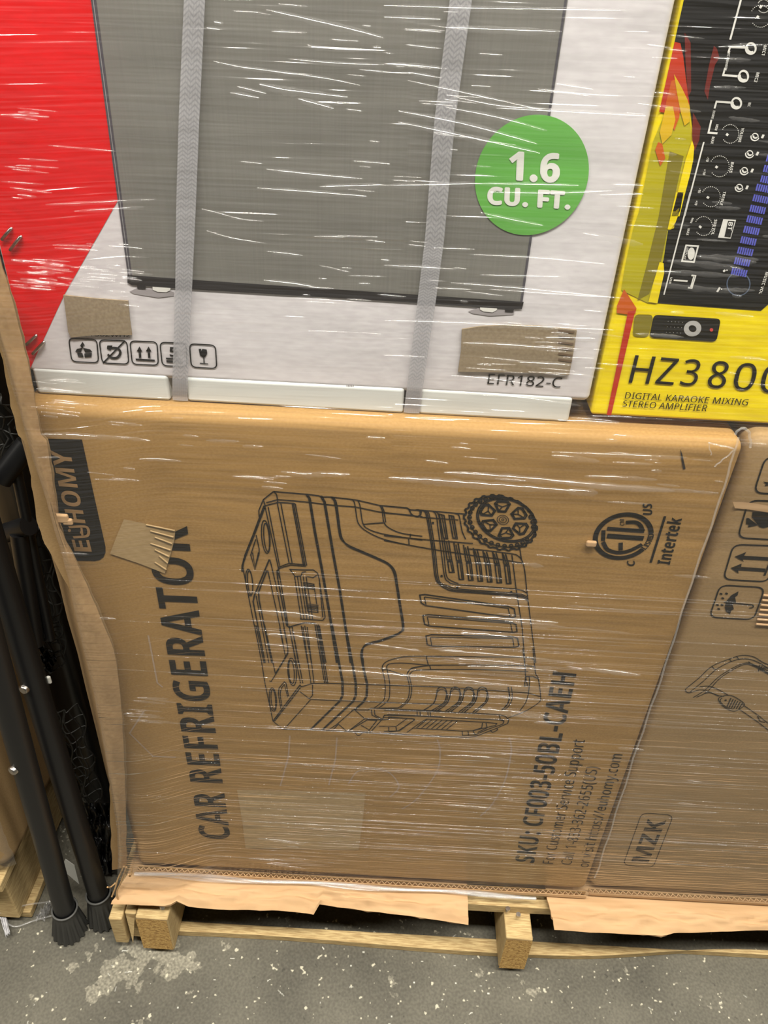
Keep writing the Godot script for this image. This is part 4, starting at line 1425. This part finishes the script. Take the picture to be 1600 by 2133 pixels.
	fills("remote_reflection", [circle_frame(c8.call([180, 1085, 345, 1088, 300, 1288, 160, 1280]), z)], z, 0.0005, M.olive_dark, o)  # mirrored blur beside the remote, a reflection painted in dark olive
	var rr := Build.new()
	pen(rr, a8, flat_list(ellipse(692, 1210, 56, 50, 0.0)), 9.0, false, true, z, 0.0009)
	for k in 5:
		for j in 3:
			fill_into(rr, plane(circle(crop(a8[0], a8[1], a8[2], [435 + 32 * k - 8 * j + 40, 1146 + 48 * j + 2 * k])[0], 0.7, 6), z), z + 0.0009)
	part("remote_ring", rr.mesh(), M.grey_ink, remote)
	fills("remote_button", [circle(crop(a8[0], a8[1], a8[2], [860, 1221])[0], 3.6, 16)], z, 0.0009, M.red_dot, remote)
	# name
	var n := Build.new()
	for w in [["H", 1309, 796, 1351, 799, 1323, 739], ["Z", 1364, 798, 1402, 801, 1376, 743], ["3", 1415, 801, 1449, 804, 1428, 746], ["8", 1471, 806, 1508, 809, 1484, 750], ["0", 1524, 810, 1567, 813, 1537, 754], ["0", 1580, 815, 1624, 818, 1593, 758]]:
		text_into(n, w[0], "sans", Vector2(w[1], w[2]), Vector2(w[3], w[4]), Vector2(w[5], w[6]), z, 0.0008)
	text_into(n, "DIGITAL KARAOKE MIXING", "sans", Vector2(1301, 829), Vector2(1556, 844), Vector2(1304, 816), z, 0.0008)
	text_into(n, "STEREO AMPLIFIER", "sans", Vector2(1296, 846), Vector2(1471, 856), Vector2(1299, 833), z, 0.0008)
	part("lettering", n.mesh(), M.ink, o)

func circle_frame(q: PackedVector2Array, _z: float) -> PackedVector2Array:
	return round_frame(q, 10.0)

# ---------------------------------------------------------------- folded board along the edge of the load
func edge_points(a: Array) -> PackedVector2Array:
	return px(a)

func by_height(q: PackedVector2Array, y: float) -> Vector2:
	var k := 0
	while k < q.size() - 2 and q[k + 1].y < y:
		k += 1
	return q[k].lerp(q[k + 1], (y - q[k].y) / (q[k + 1].y - q[k].y))

var fold_line := PackedVector3Array()
func corner_board() -> void:
	var left := px([-30, 560, 0, 703, 12, 779, 24, 835, 34, 877, 54, 950, 68, 1006, 81, 1054, 101, 1135, 122, 1211, 140, 1287, 162, 1362, 178, 1431, 201, 1524, 222, 1613, 236, 1660, 245, 1710, 248, 1780, 247, 1818])
	var fold := px([-40, 520, -5, 680, 6, 717, 22, 768, 39, 828, 54, 886, 68, 933, 84, 987, 100, 1036, 118, 1101, 132, 1143, 147, 1202, 162, 1278, 180, 1358, 199, 1440, 213, 1508, 226, 1585, 240, 1680, 247, 1720, 249, 1780, 248, 1818])
	var right := px([-14, 480, 0, 542, 24, 618, 45, 702, 59, 759, 69, 811, 75, 850, 86, 906, 96, 913, 102, 950, 111, 1012, 120, 1066, 124, 1091, 138, 1128, 155, 1162, 169, 1192, 186, 1230, 202, 1268, 226, 1326, 238, 1356, 246, 1406, 254, 1487, 258, 1567, 261, 1646, 262, 1699, 263, 1727, 262, 1808])
	for p in fold:
		fold_line.append(on_z(p, 0.03))
	var o := thing("edge_board", "bent strip of brown corrugated board standing along the edge of the wrapped load", "cardboard", Vector3(-0.35, BASE, 0.0))
	var rows := []
	var inner := []
	var n := 110
	for j in n + 1:
		var y := lerpf(1808, 500, float(j) / n)
		var a := by_height(left, y)
		var b := by_height(fold, y)
		var c := by_height(right, y)
		var nz := sin(y * 0.11) * 0.8 + sin(y * 0.37) * 0.5
		c.x += nz * 0.5
		var line := PackedVector3Array()
		line.append(on_z(a, -0.03))
		line.append(on_z(a.lerp(b, 0.5), -0.002))
		line.append(on_z(a.lerp(b, 0.9), 0.020))
		line.append(on_z(b.lerp(c, 0.08), 0.026))
		line.append(on_z(b.lerp(c, 0.5), 0.023 + 0.0008 * sin(y * 0.05)))
		line.append(on_z(c, 0.017))
		rows.append(line)
		var p := on_z(c + Vector2(2.5 + 2.0 * sin(y * 0.021) + nz * 0.6, 0), 0.011)
		inner.append(PackedVector3Array([p - Vector3(0.02, 0, -0.004), p - Vector3(0.01, 0, -0.002), p]))
	part("outer_board", slab(rows, 0.003), M.kraft_edge, o)
	for t in [[128, 1080, 0.007], [140, 1086, 0.005]]:
		var c := on_z(Vector2(t[0], t[1]), 0.021)
		var e: float = t[2]
		var tb := Build.new()
		rounded_into(tb, c - Vector3(e, e * 0.7, 0.002), c + Vector3(e, e * 0.7, 0.002), 0.002, 2, 0.0006, int(t[0]))
		part("torn_tuft", tb.mesh(), M.kraft_pale, o)
	part("inner_liner", slab(inner, 0.0012), M.kraft_grey, o, "inner paper layer showing along the torn edge")

# ---------------------------------------------------------------- straps
func straps() -> void:
	var defs := [[[376, 426, -120], [383, 427, 0], [372, 415, 250], [367, 408, 425], [365, 400, 600], [359, 391, 790], [357, 389, 826], [358, 390, 836]], [[955, 1003, -120], [937, 983, 0], [905, 948, 250], [885, 925, 500], [870, 908, 625], [850, 883, 790], [842, 875, 852], [841, 874, 862]]]
	var labels := ["woven white strap over the box beside the shipping symbols", "woven white strap over the box beside the green badge"]
	for k in 2:
		var rows := []
		for d in defs[k]:
			var y: float = d[2]
			var z := ZW + 0.0045
			var a := on_z(Vector2(d[0], y), z)
			var b := on_z(Vector2(d[1], y + (d[1] - d[0]) * 0.06), z)
			if a.y < TOP + 0.008:
				a.z -= 0.003
				b.z -= 0.003
			var line := PackedVector3Array()
			for i in 7:
				var t := i / 6.0
				line.append(a.lerp(b, t) + Vector3(0, 0, 0.0006 * sin(t * PI)))
			rows.append(line)
		rows.reverse()
		var o := thing("strap", labels[k], "strap", rows[0][3], "pale woven straps round the box")
		part("webbing", slab(rows, 0.0012), M.strap, o)

# ---------------------------------------------------------------- dark gap beside the load
func tube_leg(label: String, foot_px: Vector2, upper_px: Vector2, upper_z: float, button: Vector2, cracked: bool) -> void:
	var foot := on_y(foot_px, 0.0)
	var up := on_z(upper_px, upper_z)
	var dir := (up - foot).normalized()
	var top := foot + dir * 1.25
	var o := thing("black_tube", label, "tube", foot)
	part("tube_shaft", tube([foot + dir * 0.058, foot + dir * 0.4, foot + dir * 0.8, top], [0.0148], 28), M.black, o)
	# flared ribbed foot
	var ax := Vector3.RIGHT - dir * dir.x
	ax = ax.normalized()
	var ay := dir.cross(ax)
	var sk := Build.new()
	var rows := []
	for j in 9:
		var t := j / 8.0
		var h := lerpf(0.066, 0.004, t)
		var r := lerpf(0.0168, 0.0248, pow(t, 1.25))
		var ring := PackedVector3Array()
		for i in 97:
			var w := TAU * i / 96.0
			var rib := 1.0 + 0.055 * smoothstep(0.1, 0.5, t) * (1.0 if (i % 6) < 3 else -1.0)
			ring.append(foot + dir * h + (ax * cos(w) + ay * sin(w)) * r * rib)
		rows.append(ring)
	sk.grid(rows, true)
	for i in 96:
		sk.tri(foot + dir * 0.004, rows[8][i], rows[8][i + 1], -dir)
	part("ribbed_foot", sk.mesh(), M.black_rubber, o)
	var rim := []
	for i in 41:
		var w := TAU * i / 40.0
		rim.append(foot + dir * 0.066 + (ax * cos(w) + ay * sin(w)) * 0.0174)
	part("foot_rim", tube(rim, [0.0016], 8), M.rubber_rim, o)
	# button on the side towards the viewer
	var ray := look(button)
	var best := 1e9
	var spot := Vector3.ZERO
	for k in 400:
		var p := foot + dir * (k * 0.003)
		var rel := p - eye
		var d := rel - ray * (rel.dot(ray) / ray.length_squared())
		if d.length() < best:
			best = d.length()
			spot = p - d
	# surface point: move toward the eye until outside the tube
	var view := (eye - spot).normalized()
	var c := spot
	for k in 60:
		var rel := c - foot
		if (rel - dir * rel.dot(dir)).length() >= 0.0148:
			break
		c += view * 0.001
	var out := (c - foot - dir * (c - foot).dot(dir)).normalized()
	part("push_button", tube([c - out * 0.004, c + out * 0.002, c + out * 0.0035], [0.0062, 0.0062, 0.0045], 18), M.metal, o, "dented silver push button" if cracked else "smooth silver push button")

func net_into(b: Build, q: Array, nu: int, nv: int, bulge: float, r: float) -> void:
	var at := func(u: float, v: float) -> Vector3:
		var p: Vector3 = (q[0] as Vector3).lerp(q[1], u)
		var s: Vector3 = (q[3] as Vector3).lerp(q[2], u)
		return p.lerp(s, v) + Vector3(0, 0.3, 1.0) * bulge * sin(u * PI) + Vector3(0.004 * sin(v * 17.0 + u * 5.0), 0, 0.004 * sin(u * 11.0 + v * 9.0))
	for i in nu + 1:
		var pts := []
		for j in nv * 2 + 1:
			pts.append(at.call(float(i) / nu, float(j) / (nv * 2)))
		tube_into(b, pts, [r], 5, false)
	for j in nv + 1:
		var pts := []
		for i in nu * 2 + 1:
			pts.append(at.call(float(i) / (nu * 2), float(j) / nv))
		tube_into(b, pts, [r], 5, false)

func left_gap() -> void:
	tube_leg("black metal tube with a smooth round silver button and ribbed foot", Vector2(147, 1937), Vector2(20, 1480), 0.03, Vector2(28, 1604), false)
	tube_leg("black metal tube with a dented silver button, closer to the bent edge board", Vector2(220, 1911), Vector2(46, 1340), -0.02, Vector2(51, 1435), true)
	# bundle of folded black netting and frame behind the tubes
	var o := thing("netting_bundle", "dark bundle of folded black netting and bars behind the black tubes", "netting", Vector3(-0.55, 0, -0.3))
	var body := Build.new()
	rounded_into(body, Vector3(-0.492, 0.03, -0.55), Vector3(-0.425, 1.05, -0.15), 0.03, 4, 0.004, 3)
	rounded_into(body, Vector3(-0.95, 0.64, -0.55), Vector3(-0.45, 1.30, -0.16), 0.03, 4, 0.004, 3)
	part("added_dark_core", body.mesh(), M.black_bag, o)  # plain black blocks added behind the nets to keep the gap dark
	var z := -0.09
	var patches := [[[-20, 800], [36, 850], [50, 950], [-10, 960], 5, 4], [[62, 1075], [108, 1110], [135, 1360], [85, 1330], 5, 9], [[112, 1475], [165, 1470], [212, 1660], [176, 1660], 5, 10], [[60, 1270], [125, 1300], [130, 1385], [95, 1390], 4, 5]]
	for p in patches:
		var b := Build.new()
		var q := []
		for k in 4:
			q.append(on_z(Vector2(p[k][0], p[k][1]), z))
		net_into(b, q, p[4], p[5], 0.012, 0.0011)
		var net := part("netting", b.mesh(), M.black_net, o)
	for s in [[[0, 1000, -0.06], [58, 925, -0.08], 0.012], [[40, 1110, -0.06], [75, 1340, -0.05], 0.010], [[-20, 1120, -0.08], [60, 1095, -0.06], 0.011], [[30, 960, -0.07], [105, 1330, -0.06], 0.006]]:
		var a := on_z(Vector2(s[0][0], s[0][1]), s[0][2])
		var c := on_z(Vector2(s[1][0], s[1][1]), s[1][2])
		part("frame_bar", tube([a, a.lerp(c, 0.5), c], [s[2]], 14), M.black, o)
	# crumpled black plastic between the tubes and the board
	var bag := thing("plastic_bag", "crumpled black plastic hanging between the tubes and the edge board", "plastic bag", on_z(Vector2(200, 1800), -0.02))
	var nz := noise(1.0, 71, 3)
	for d in [[[172, 1672, 232, 1672, 242, 1815, 192, 1835], -0.055], [[78, 1340, 120, 1370, 108, 1400, 92, 1400], -0.075]]:
		var c := px(d[0])
		var rows := []
		for j in 25:
			var line := PackedVector3Array()
			for i in 25:
				var t := i / 24.0
				var s := j / 24.0
				var p := c[3].lerp(c[2], t).lerp(c[0].lerp(c[1], t), s)
				line.append(on_z(p, d[1] + 0.022 * nz.get_noise_2d(t * 4.0 + d[1] * 100.0, s * 4.0) - 0.01 * absf(sin(t * 9.0 + s * 7.0)) + 0.02 * s))
			rows.append(line)
		part("crumpled_sheet", slab(rows, 0.0008), M.black_bag, bag)
	# scraps
	var tag := thing("paper_tag", "white paper tag caught between the two black tubes", "tag", on_z(Vector2(148, 1815), -0.01))
	var tb := plane(px([136, 1790, 155, 1803, 165, 1842, 137, 1818, 131, 1800]), -0.012)
	var tg := Build.new()
	fill_into(tg, tb, -0.012)
	for i in tb.size():
		var a := tb[i]
		var c := tb[(i + 1) % tb.size()]
		tg.quad(Vector3(a.x, a.y, -0.013), Vector3(c.x, c.y, -0.013), Vector3(c.x, c.y, -0.012), Vector3(a.x, a.y, -0.012))
	part("paper", tg.mesh(), M.paper, tag)
	var chip := thing("foam_chip", "small white foam chip caught beside the dented tube button", "foam", on_z(Vector2(102, 1416), 0.0))
	var cb := Build.new()
	var cc := on_z(Vector2(102, 1416), -0.025)
	rounded_into(cb, cc - Vector3(0.0025, 0.006, 0.002), cc + Vector3(0.0025, 0.006, 0.002), 0.002, 2, 0.001, 5)
	part("chip", cb.mesh(), M.paper, chip)

# ---------------------------------------------------------------- the next load
func neighbour_load() -> void:
	var o := thing("neighbour_carton", "brown carton in clear film on the next pallet beside the black tubes", "carton", Vector3(-0.7, 0.1, -0.1))
	var right := px([-6, 1380, 0, 1480, 8, 1560, 26, 1690, 55, 1755, 60, 1775, 40, 1800, 8, 1835, -40, 1850])
	var lo := on_z(Vector2(62, 1775), 0.0)
	part("body", rounded(Vector3(-1.0, 0.158, -0.5), Vector3(lo.x - 0.012, 0.60, 0.03), 0.03, 5), M.kraft_grey, o)
	# film over it with pleats
	var rows := []
	var nz := noise(1.0, 81, 3)
	for j in 40:
		var line := PackedVector3Array()
		for i in 30:
			var t := i / 29.0
			var s := j / 39.0
			var x := lerpf(-0.80, lo.x - 0.012, t)
			line.append(Vector3(x, lerpf(0.165, 0.59, s), 0.036 + 0.004 * nz.get_noise_2d(t * 6.0 + s * 8.0, s * 14.0) - 0.02 * pow(t, 12.0)))
		rows.append(line)
	var fb := Build.new()
	fb.grid(rows)
	part("film", fb.mesh(), M.fold, o, "clear film wrinkled over the carton")
	var p := thing("neighbour_pallet", "pine pallet under the film covered carton beside the black tubes", "pallet", Vector3(-0.7, 0, -0.1))
	var e := on_y(Vector2(62, 1890), 0.04)
	plank("deck_board", Vector3(-1.0, 0.128, -0.06), Vector3(lo.x - 0.03, 0.146, 0.04), M.wood, p, 5)
	plank("deck_board", Vector3(-1.0, 0.128, -0.30), Vector3(lo.x - 0.03, 0.146, -0.20), M.wood, p, 6)
	plank("stringer", Vector3(lo.x - 0.085, 0.018, -0.5), Vector3(lo.x - 0.04, 0.127, 0.02), M.wood, p, 7)
	plank("bottom_board", Vector3(-1.0, 0.001, -0.08), Vector3(lo.x - 0.03, 0.017, 0.01), M.wood, p, 8)
	# film scraps on the floor
	var s := thing("film_scrap", "twisted clear film trailing over the floor to the black tube", "plastic film", on_y(Vector2(60, 1930), 0.0))
	for d in [[[-10, 1905, 30, 1892, 60, 1884, 108, 1878], 0.03, 0.0022], [[0, 1912, 30, 1930, 70, 1918, 112, 1906], 0.008, 0.0022]]:
		var q := curve(px(d[0]))
		var pts := []
		for v in q:
			pts.append(on_y(v, d[1]))
		part("strand", tube(pts, [d[2], d[2] * 0.6], 8), M.clear, s)
	var tuft := []
	for j in 12:
		var line := PackedVector3Array()
		for i in 9:
			var t := i / 8.0
			var v := j / 11.0
			var a := on_y(Vector2(0, 1905).lerp(Vector2(14, 1955), v), 0.006)
			var c := on_y(Vector2(10, 1900).lerp(Vector2(24, 1948), v), 0.006)
			line.append(a.lerp(c, t) + Vector3(0, 0.010 * absf(sin(t * 8.0 + v * 3.0)), 0))
		tuft.append(line)
	part("crumpled_end", slab(tuft, 0.0006), plainly_white(), s, "whitish crumpled end of the film")
	var dust := []
	for j in 16:
		var line := PackedVector3Array()
		for i in 16:
			var t := i / 15.0
			var v := j / 15.0
			var a := on_y(Vector2(70, 1915).lerp(Vector2(105, 1875), v), 0.012)
			var c := on_y(Vector2(92, 1912).lerp(Vector2(112, 1885), v), 0.012)
			line.append(a.lerp(c, t) + Vector3(0, 0.018 * nz.get_noise_2d(t * 5.0, v * 6.0 + 40.0), 0.01 * nz.get_noise_2d(t * 6.0 + 50.0, v * 6.0)))
		dust.append(line)
	var db := Build.new()
	db.grid(dust)
	part("crumpled_film", db.mesh(), M.clear, s)

func plainly_white() -> StandardMaterial3D:
	return plain(Color(0.74, 0.74, 0.75), 0.35)

# ---------------------------------------------------------------- stretch film round the load
func film_z(x: float, y: float) -> float:
	var z := lerpf(ZC + 0.006, ZW + 0.013, smoothstep(TOP - 0.012, TOP + 0.03, y))
	z = maxf(z, lerpf(0.033, z, smoothstep(-0.30, -0.20, x)))
	return z

var film_noise: FastNoiseLite
# where the fold of the edge board stands at a height
func edge_x(y: float) -> float:
	var last := fold_line[0]
	for p in fold_line:
		if p.y <= y:
			return p.x if last.y - p.y < 1e-5 else lerpf(p.x, last.x, clampf((y - p.y) / (last.y - p.y), 0.0, 1.0))
		last = p
	return last.x
func film() -> void:
	var o := thing("stretch_film", "clear stretch film pulled tight round the stacked boxes with shiny pleats", "stretch film", Vector3(0.0, BASE, 0.0))
	film_noise = noise(1.0, 91, 2)
	var rows := []
	var nx := 150
	var ny := 150
	for j in ny + 1:
		var y := lerpf(BASE + 0.0015, 1.42, float(j) / ny)
		var line := PackedVector3Array()
		for i in nx + 1:
			var t := float(i) / nx
			var x := lerpf(edge_x(y) - 0.001, 0.90, t)
			line.append(Vector3(x, y, film_z(x, y) + 0.0015 * film_noise.get_noise_2d(x * 3.0, y * 22.0)))
		rows.append(line)
	var b := Build.new()
	b.grid(rows)
	for i in b.v.size():
		b.uv[i] = Vector2(b.v[i].x * 1.1, -b.v[i].y * 1.1)
	part("sheet", b.mesh(), M.film, o)
	# pleats that stand up from the sheet
	var f := Build.new()
	var a := [0, 0, 0.5]
	var c := [800, 0, 0.5]
	var d := [0, 430, 0.5]
	var e := [800, 430, 0.5]
	var g := [1180, 1000, 0.2625]
	var h := [1150, 840, 0.28125]
	var k := [1050, 1350, 0.34375]
	var l := [0, 850, 0.3125]
	var list := [
		[a, 5, [1110, 40, 1300, 82, 1470, 122, 1600, 158]], [a, 2, [970, 45, 1060, 50, 1130, 62]], [a, 3, [890, 90, 930, 97]], [a, 3, [860, 115, 915, 123]],
		[a, 3, [1280, 185, 1350, 200, 1600, 210]], [a, 3, [890, 255, 1000, 278, 1090, 290, 1350, 325, 1500, 355]], [a, 3, [1200, 245, 1400, 262, 1600, 270]],
		[a, 3, [990, 360, 1110, 390]], [a, 4, [960, 385, 1080, 408]], [a, 6, [1080, 350, 1170, 370, 1240, 380, 1450, 405]], [a, 5, [1240, 410, 1390, 452]],
		[a, 2, [1000, 672, 1095, 682]], [a, 4, [1110, 705, 1300, 726, 1510, 745]], [a, 4, [1070, 783, 1300, 800, 1530, 818]], [a, 5, [1330, 778, 1600, 770]],
		[a, 3, [190, 852, 420, 842, 650, 830]], [a, 3, [310, 880, 600, 862]], [a, 3, [0, 478, 100, 480, 205, 487]], [a, 2, [840, 870, 900, 885, 1000, 912, 1100, 922]], [a, 2, [200, 605, 480, 630]],
		[c, 4, [0, 22, 340, 32, 700, 38, 1010, 43]], [c, 5, [270, 113, 500, 122, 740, 131]], [c, 4, [0, 70, 240, 80]], [c, 4, [0, 265, 130, 272, 260, 287]], [c, 3, [100, 300, 240, 325]],
		[c, 3, [100, 335, 400, 400, 690, 465]], [c, 5, [470, 450, 700, 462, 1090, 483]], [c, 4, [260, 447, 480, 490, 680, 545]], [c, 5, [60, 462, 350, 520, 640, 600]], [c, 5, [60, 508, 350, 570, 650, 638]],
		[c, 3, [640, 370, 760, 385, 860, 402]], [c, 5, [0, 772, 200, 770, 400, 764]], [c, 3, [280, 400, 480, 440, 700, 455]], [c, 4, [950, 768, 1080, 772]], [c, 4, [900, 812, 1080, 808]],
		[c, 4, [400, 885, 530, 915, 665, 940]], [c, 3, [1060, 430, 1200, 450, 1320, 465]], [c, 4, [380, 765, 600, 768, 810, 772]], [c, 4, [440, 800, 700, 805, 950, 795]], [c, 3, [1395, 195, 1600, 185]], [c, 3, [720, 348, 870, 372]],
		[d, 3, [1110, 187, 1190, 196, 1260, 204]], [d, 4, [1100, 308, 1220, 322, 1330, 340]], [d, 3, [1200, 380, 1350, 388, 1480, 398]], [d, 2, [1330, 245, 1460, 275]], [d, 3, [1310, 125, 1440, 128]], [d, 2, [860, 100, 960, 130, 1110, 155]],
		[e, 3, [400, 285, 600, 291, 740, 293]], [e, 5, [830, 112, 960, 135, 1080, 158]], [e, 3, [360, 200, 640, 215, 920, 240]], [e, 4, [0, 245, 300, 262]], [e, 4, [280, 318, 600, 345, 960, 380]], [e, 3, [440, 345, 700, 365, 1000, 382]],
		[e, 4, [0, 475, 300, 485, 600, 500, 960, 515]], [e, 4, [330, 568, 550, 580, 800, 600]], [e, 6, [670, 546, 880, 552]], [e, 5, [560, 650, 780, 662]], [e, 4, [280, 705, 430, 718, 600, 740]], [e, 3, [0, 620, 170, 628]],
		[e, 5, [1300, 208, 1420, 214, 1560, 222]], [e, 5, [1180, 226, 1340, 240, 1500, 260]], [e, 4, [1100, 268, 1300, 278, 1480, 290]], [e, 4, [1120, 320, 1300, 340, 1500, 355]], [e, 3, [300, 770, 600, 800, 820, 830]], [e, 3, [1050, 530, 1250, 545]], [e, 2, [820, 520, 1000, 545]],
		[e, 4, [780, 880, 980, 898]], [d, 3, [150, 760, 230, 765, 340, 772]], [e, 3, [600, 690, 800, 700, 880, 712]],
		[l, 5, [270, 175, 380, 180, 490, 184, 640, 192, 880, 198]], [l, 3, [930, 340, 1060, 342, 1210, 355]], [l, 2, [250, 330, 400, 328]], [l, 3, [660, 1400, 770, 1406]], [l, 2, [400, 965, 590, 975]],
		[A1, 5, [420, 10, 620, 35, 800, 30, 1000, 34]], [A1, 3, [1320, 62, 1600, 78]], [A1, 6, [210, 1170, 400, 1188, 550, 1200, 750, 1228]], [A1, 5, [300, 1365, 520, 1385, 770, 1415]], [A1, 3, [1120, 1440, 1350, 1475, 1600, 1510]], [A1, 3, [290, 1450, 520, 1475]], [A1, 2, [0, 935, 430, 965, 750, 985, 1150, 1012]],
		[A2, 7, [40, 60, 300, 78, 490, 95, 800, 118, 1200, 145, 1600, 175]], [A2, 6, [500, 18, 800, 40, 1200, 70, 1600, 102]], [A2, 4, [1150, 775, 1330, 800]], [A2, 7, [900, 1060, 1050, 1076, 1210, 1090]], [A2, 7, [690, 1222, 1000, 1245, 1450, 1272]], [A2, 4, [1000, 1255, 1550, 1315]], [A2, 8, [640, 1358, 900, 1385, 1210, 1422]], [A2, 5, [460, 1502, 900, 1540, 1600, 1605]],
		[A4, 9, [-380, 388, -150, 408, 0, 430, 400, 465, 800, 500, 1200, 540, 1600, 582]], [A4, 6, [690, 355, 1000, 372, 1450, 396]], [A4, 5, [590, 295, 900, 318, 1200, 340]], [A4, 7, [750, 708, 1000, 735, 1250, 760, 1400, 780]], [A4, 4, [1250, 820, 1500, 832]], [A4, 4, [500, 1095, 800, 1112, 1100, 1145]], [A4, 4, [520, 1510, 1000, 1552]], [A4, 3, [720, 1345, 1100, 1365]], [A4, 3, [800, 590, 1300, 640]],
		[g, 5, [0, 18, 360, 55, 860, 88]], [g, 7, [0, 82, 250, 102]], [g, 5, [120, 1490, 350, 1520, 590, 1550]], [g, 3, [850, 755, 1140, 775]], [g, 3, [0, 1478, 130, 1502]], [g, 2, [0, 990, 500, 1040, 900, 1055]], [g, 2, [0, 1170, 500, 1215]],
		[h, 4, [0, 362, 500, 385, 1000, 402]], [h, 5, [0, 388, 150, 402, 350, 430]], [h, 4, [240, 540, 500, 550, 780, 567]], [h, 6, [0, 575, 250, 600, 500, 620, 1100, 655]], [h, 4, [100, 125, 500, 150]], [h, 4, [1385, 296, 1600, 306]],
		[k, 5, [560, 135, 700, 150, 820, 165]], [k, 4, [690, 606, 850, 620]], [k, 3, [1050, 940, 1160, 950]], [k, 3, [1110, 805, 1200, 815]], [k, 3, [1000, 990, 1300, 1000]],
	]
	for q in list:
		pleat(f, crop(q[0][0], q[0][1], q[0][2], q[2]), q[1])
	# short glints: clusters where the film clings
	var r := RandomNumberGenerator.new()
	r.seed = 12
	for z in [[15, 540, 95, 600, 26], [60, 500, 230, 590, 22], [230, 500, 260, 640, 6], [0, 200, 40, 440, 12], [130, 540, 260, 620, 16], [60, 790, 120, 850, 10], [255, 1450, 290, 1500, 10], [510, 1740, 600, 1800, 12], [600, 480, 760, 700, 10], [500, 0, 1000, 240, 26], [700, 240, 1000, 640, 24], [950, 640, 1250, 860, 22], [1280, 60, 1600, 500, 26], [1350, 480, 1600, 860, 16], [80, 830, 400, 930, 10], [380, 900, 1000, 1030, 14], [950, 900, 1500, 1050, 14], [850, 1150, 1200, 1500, 14], [160, 880, 260, 1000, 6]]:
		for i in z[4]:
			var p := Vector2(r.randf_range(z[0], z[2]), r.randf_range(z[1], z[3]))
			var len := r.randf_range(14, 90)
			var s := r.randf_range(0.03, 0.13)
			pleat(f, PackedVector2Array([p, p + Vector2(len * 0.5, len * 0.5 * s), p + Vector2(len, len * s)]), r.randf_range(1.2, 3.0))
	# fine pull lines across the lower carton
	for i in 140:
		var y := 1180.0 + 600.0 * pow(float(i) / 140.0, 0.75) + r.randf_range(-4, 4)
		var x := r.randf_range(150, 1200)
		var len := r.randf_range(300, 1000)
		var s := r.randf_range(0.05, 0.058)
		if x < by_left(y) + 8.0:
			x = by_left(y) + 8.0
		var pts := PackedVector2Array()
		for n in 7:
			var at := Vector2(x + len * n / 6.0, y + len * s * n / 6.0 + r.randf_range(-0.5, 0.5))
			if at.y < 1800.0 + 0.05 * (at.x - 260.0):
				pts.append(at)
		if pts.size() < 3:
			continue
		pleat(f, pts, r.randf_range(0.5, 1.2))
	part("pleats", f.mesh(), M.fold, o, "raised shiny pleats of the film").set_meta("kind", "stuff")
	# crease where the film crosses the seam between the cartons, and its crumpled corner
	for q in [[[1538, 912, 1500, 1040, 1440, 1215, 1385, 1390, 1330, 1550, 1275, 1720, 1240, 1828], 0.0011], [[1476, 922, 1500, 928, 1528, 936, 1505, 958, 1488, 972], 0.0008], [[1476, 922, 1482, 948], 0.0006], [[1530, 905, 1545, 892, 1560, 900, 1564, 932], 0.0012]]:
		var w := curve(px(q[0]))
		var pts := []
		for i in w.size():
			pts.append(on_z(w[i] + Vector2(1.3 * sin(i * 1.7), 0), 0.0075))
		part("crease", tube(pts, [q[1]], 6), M.clear, o)
	# bunched lower hem
	var hem := Build.new()
	for n in 3:
		var pts := []
		for i in 80:
			var x := lerpf(-0.335, 0.24, i / 79.0)
			pts.append(Vector3(x, BASE + 0.0015 - 0.0022 * n - 0.003 * smoothstep(0.0, 0.25, x) + 0.0015 * sin(x * 23.0 + n * 2.0), 0.0125 + 0.002 * sin(x * 31.0 + n)))
		tube_into(hem, pts, [0.0022], 8)
	part("bunched_hem", hem.mesh(), M.clear, o, "rolled clear hem along the bottom of the film")

func by_left(y: float) -> float:
	return 120.0 + (y - 1060.0) * 0.3 if y < 1480.0 else 262.0

# a raised pleat: rounded on its upper side, running along points given in pixels; size in pixels
func pleat(b: Build, q: PackedVector2Array, size: float) -> void:
	var w := size * 0.00062
	q = curve(q, false, 5)
	var rows := []
	var n := q.size()
	for i in n:
		var p := on_z(q[i], ZC + 0.008)
		p = on_z(q[i], film_z(p.x, p.y) + 0.0018)
		var t := float(i) / (n - 1)
		var fade := pow(sin(PI * clampf(t * 0.94 + 0.03, 0.0, 1.0)), 0.6) * (0.8 + 0.2 * sin(i * 2.3 + q[0].x))
		var line := PackedVector3Array()
		for k in 9:
			var a := deg_to_rad(lerpf(-8.0, 82.0, k / 8.0))
			line.append(p + Vector3(0, sin(a) - 0.6, cos(a) - 0.75) * w * fade * 1.6)
		rows.append(line)
	b.grid(rows, false)
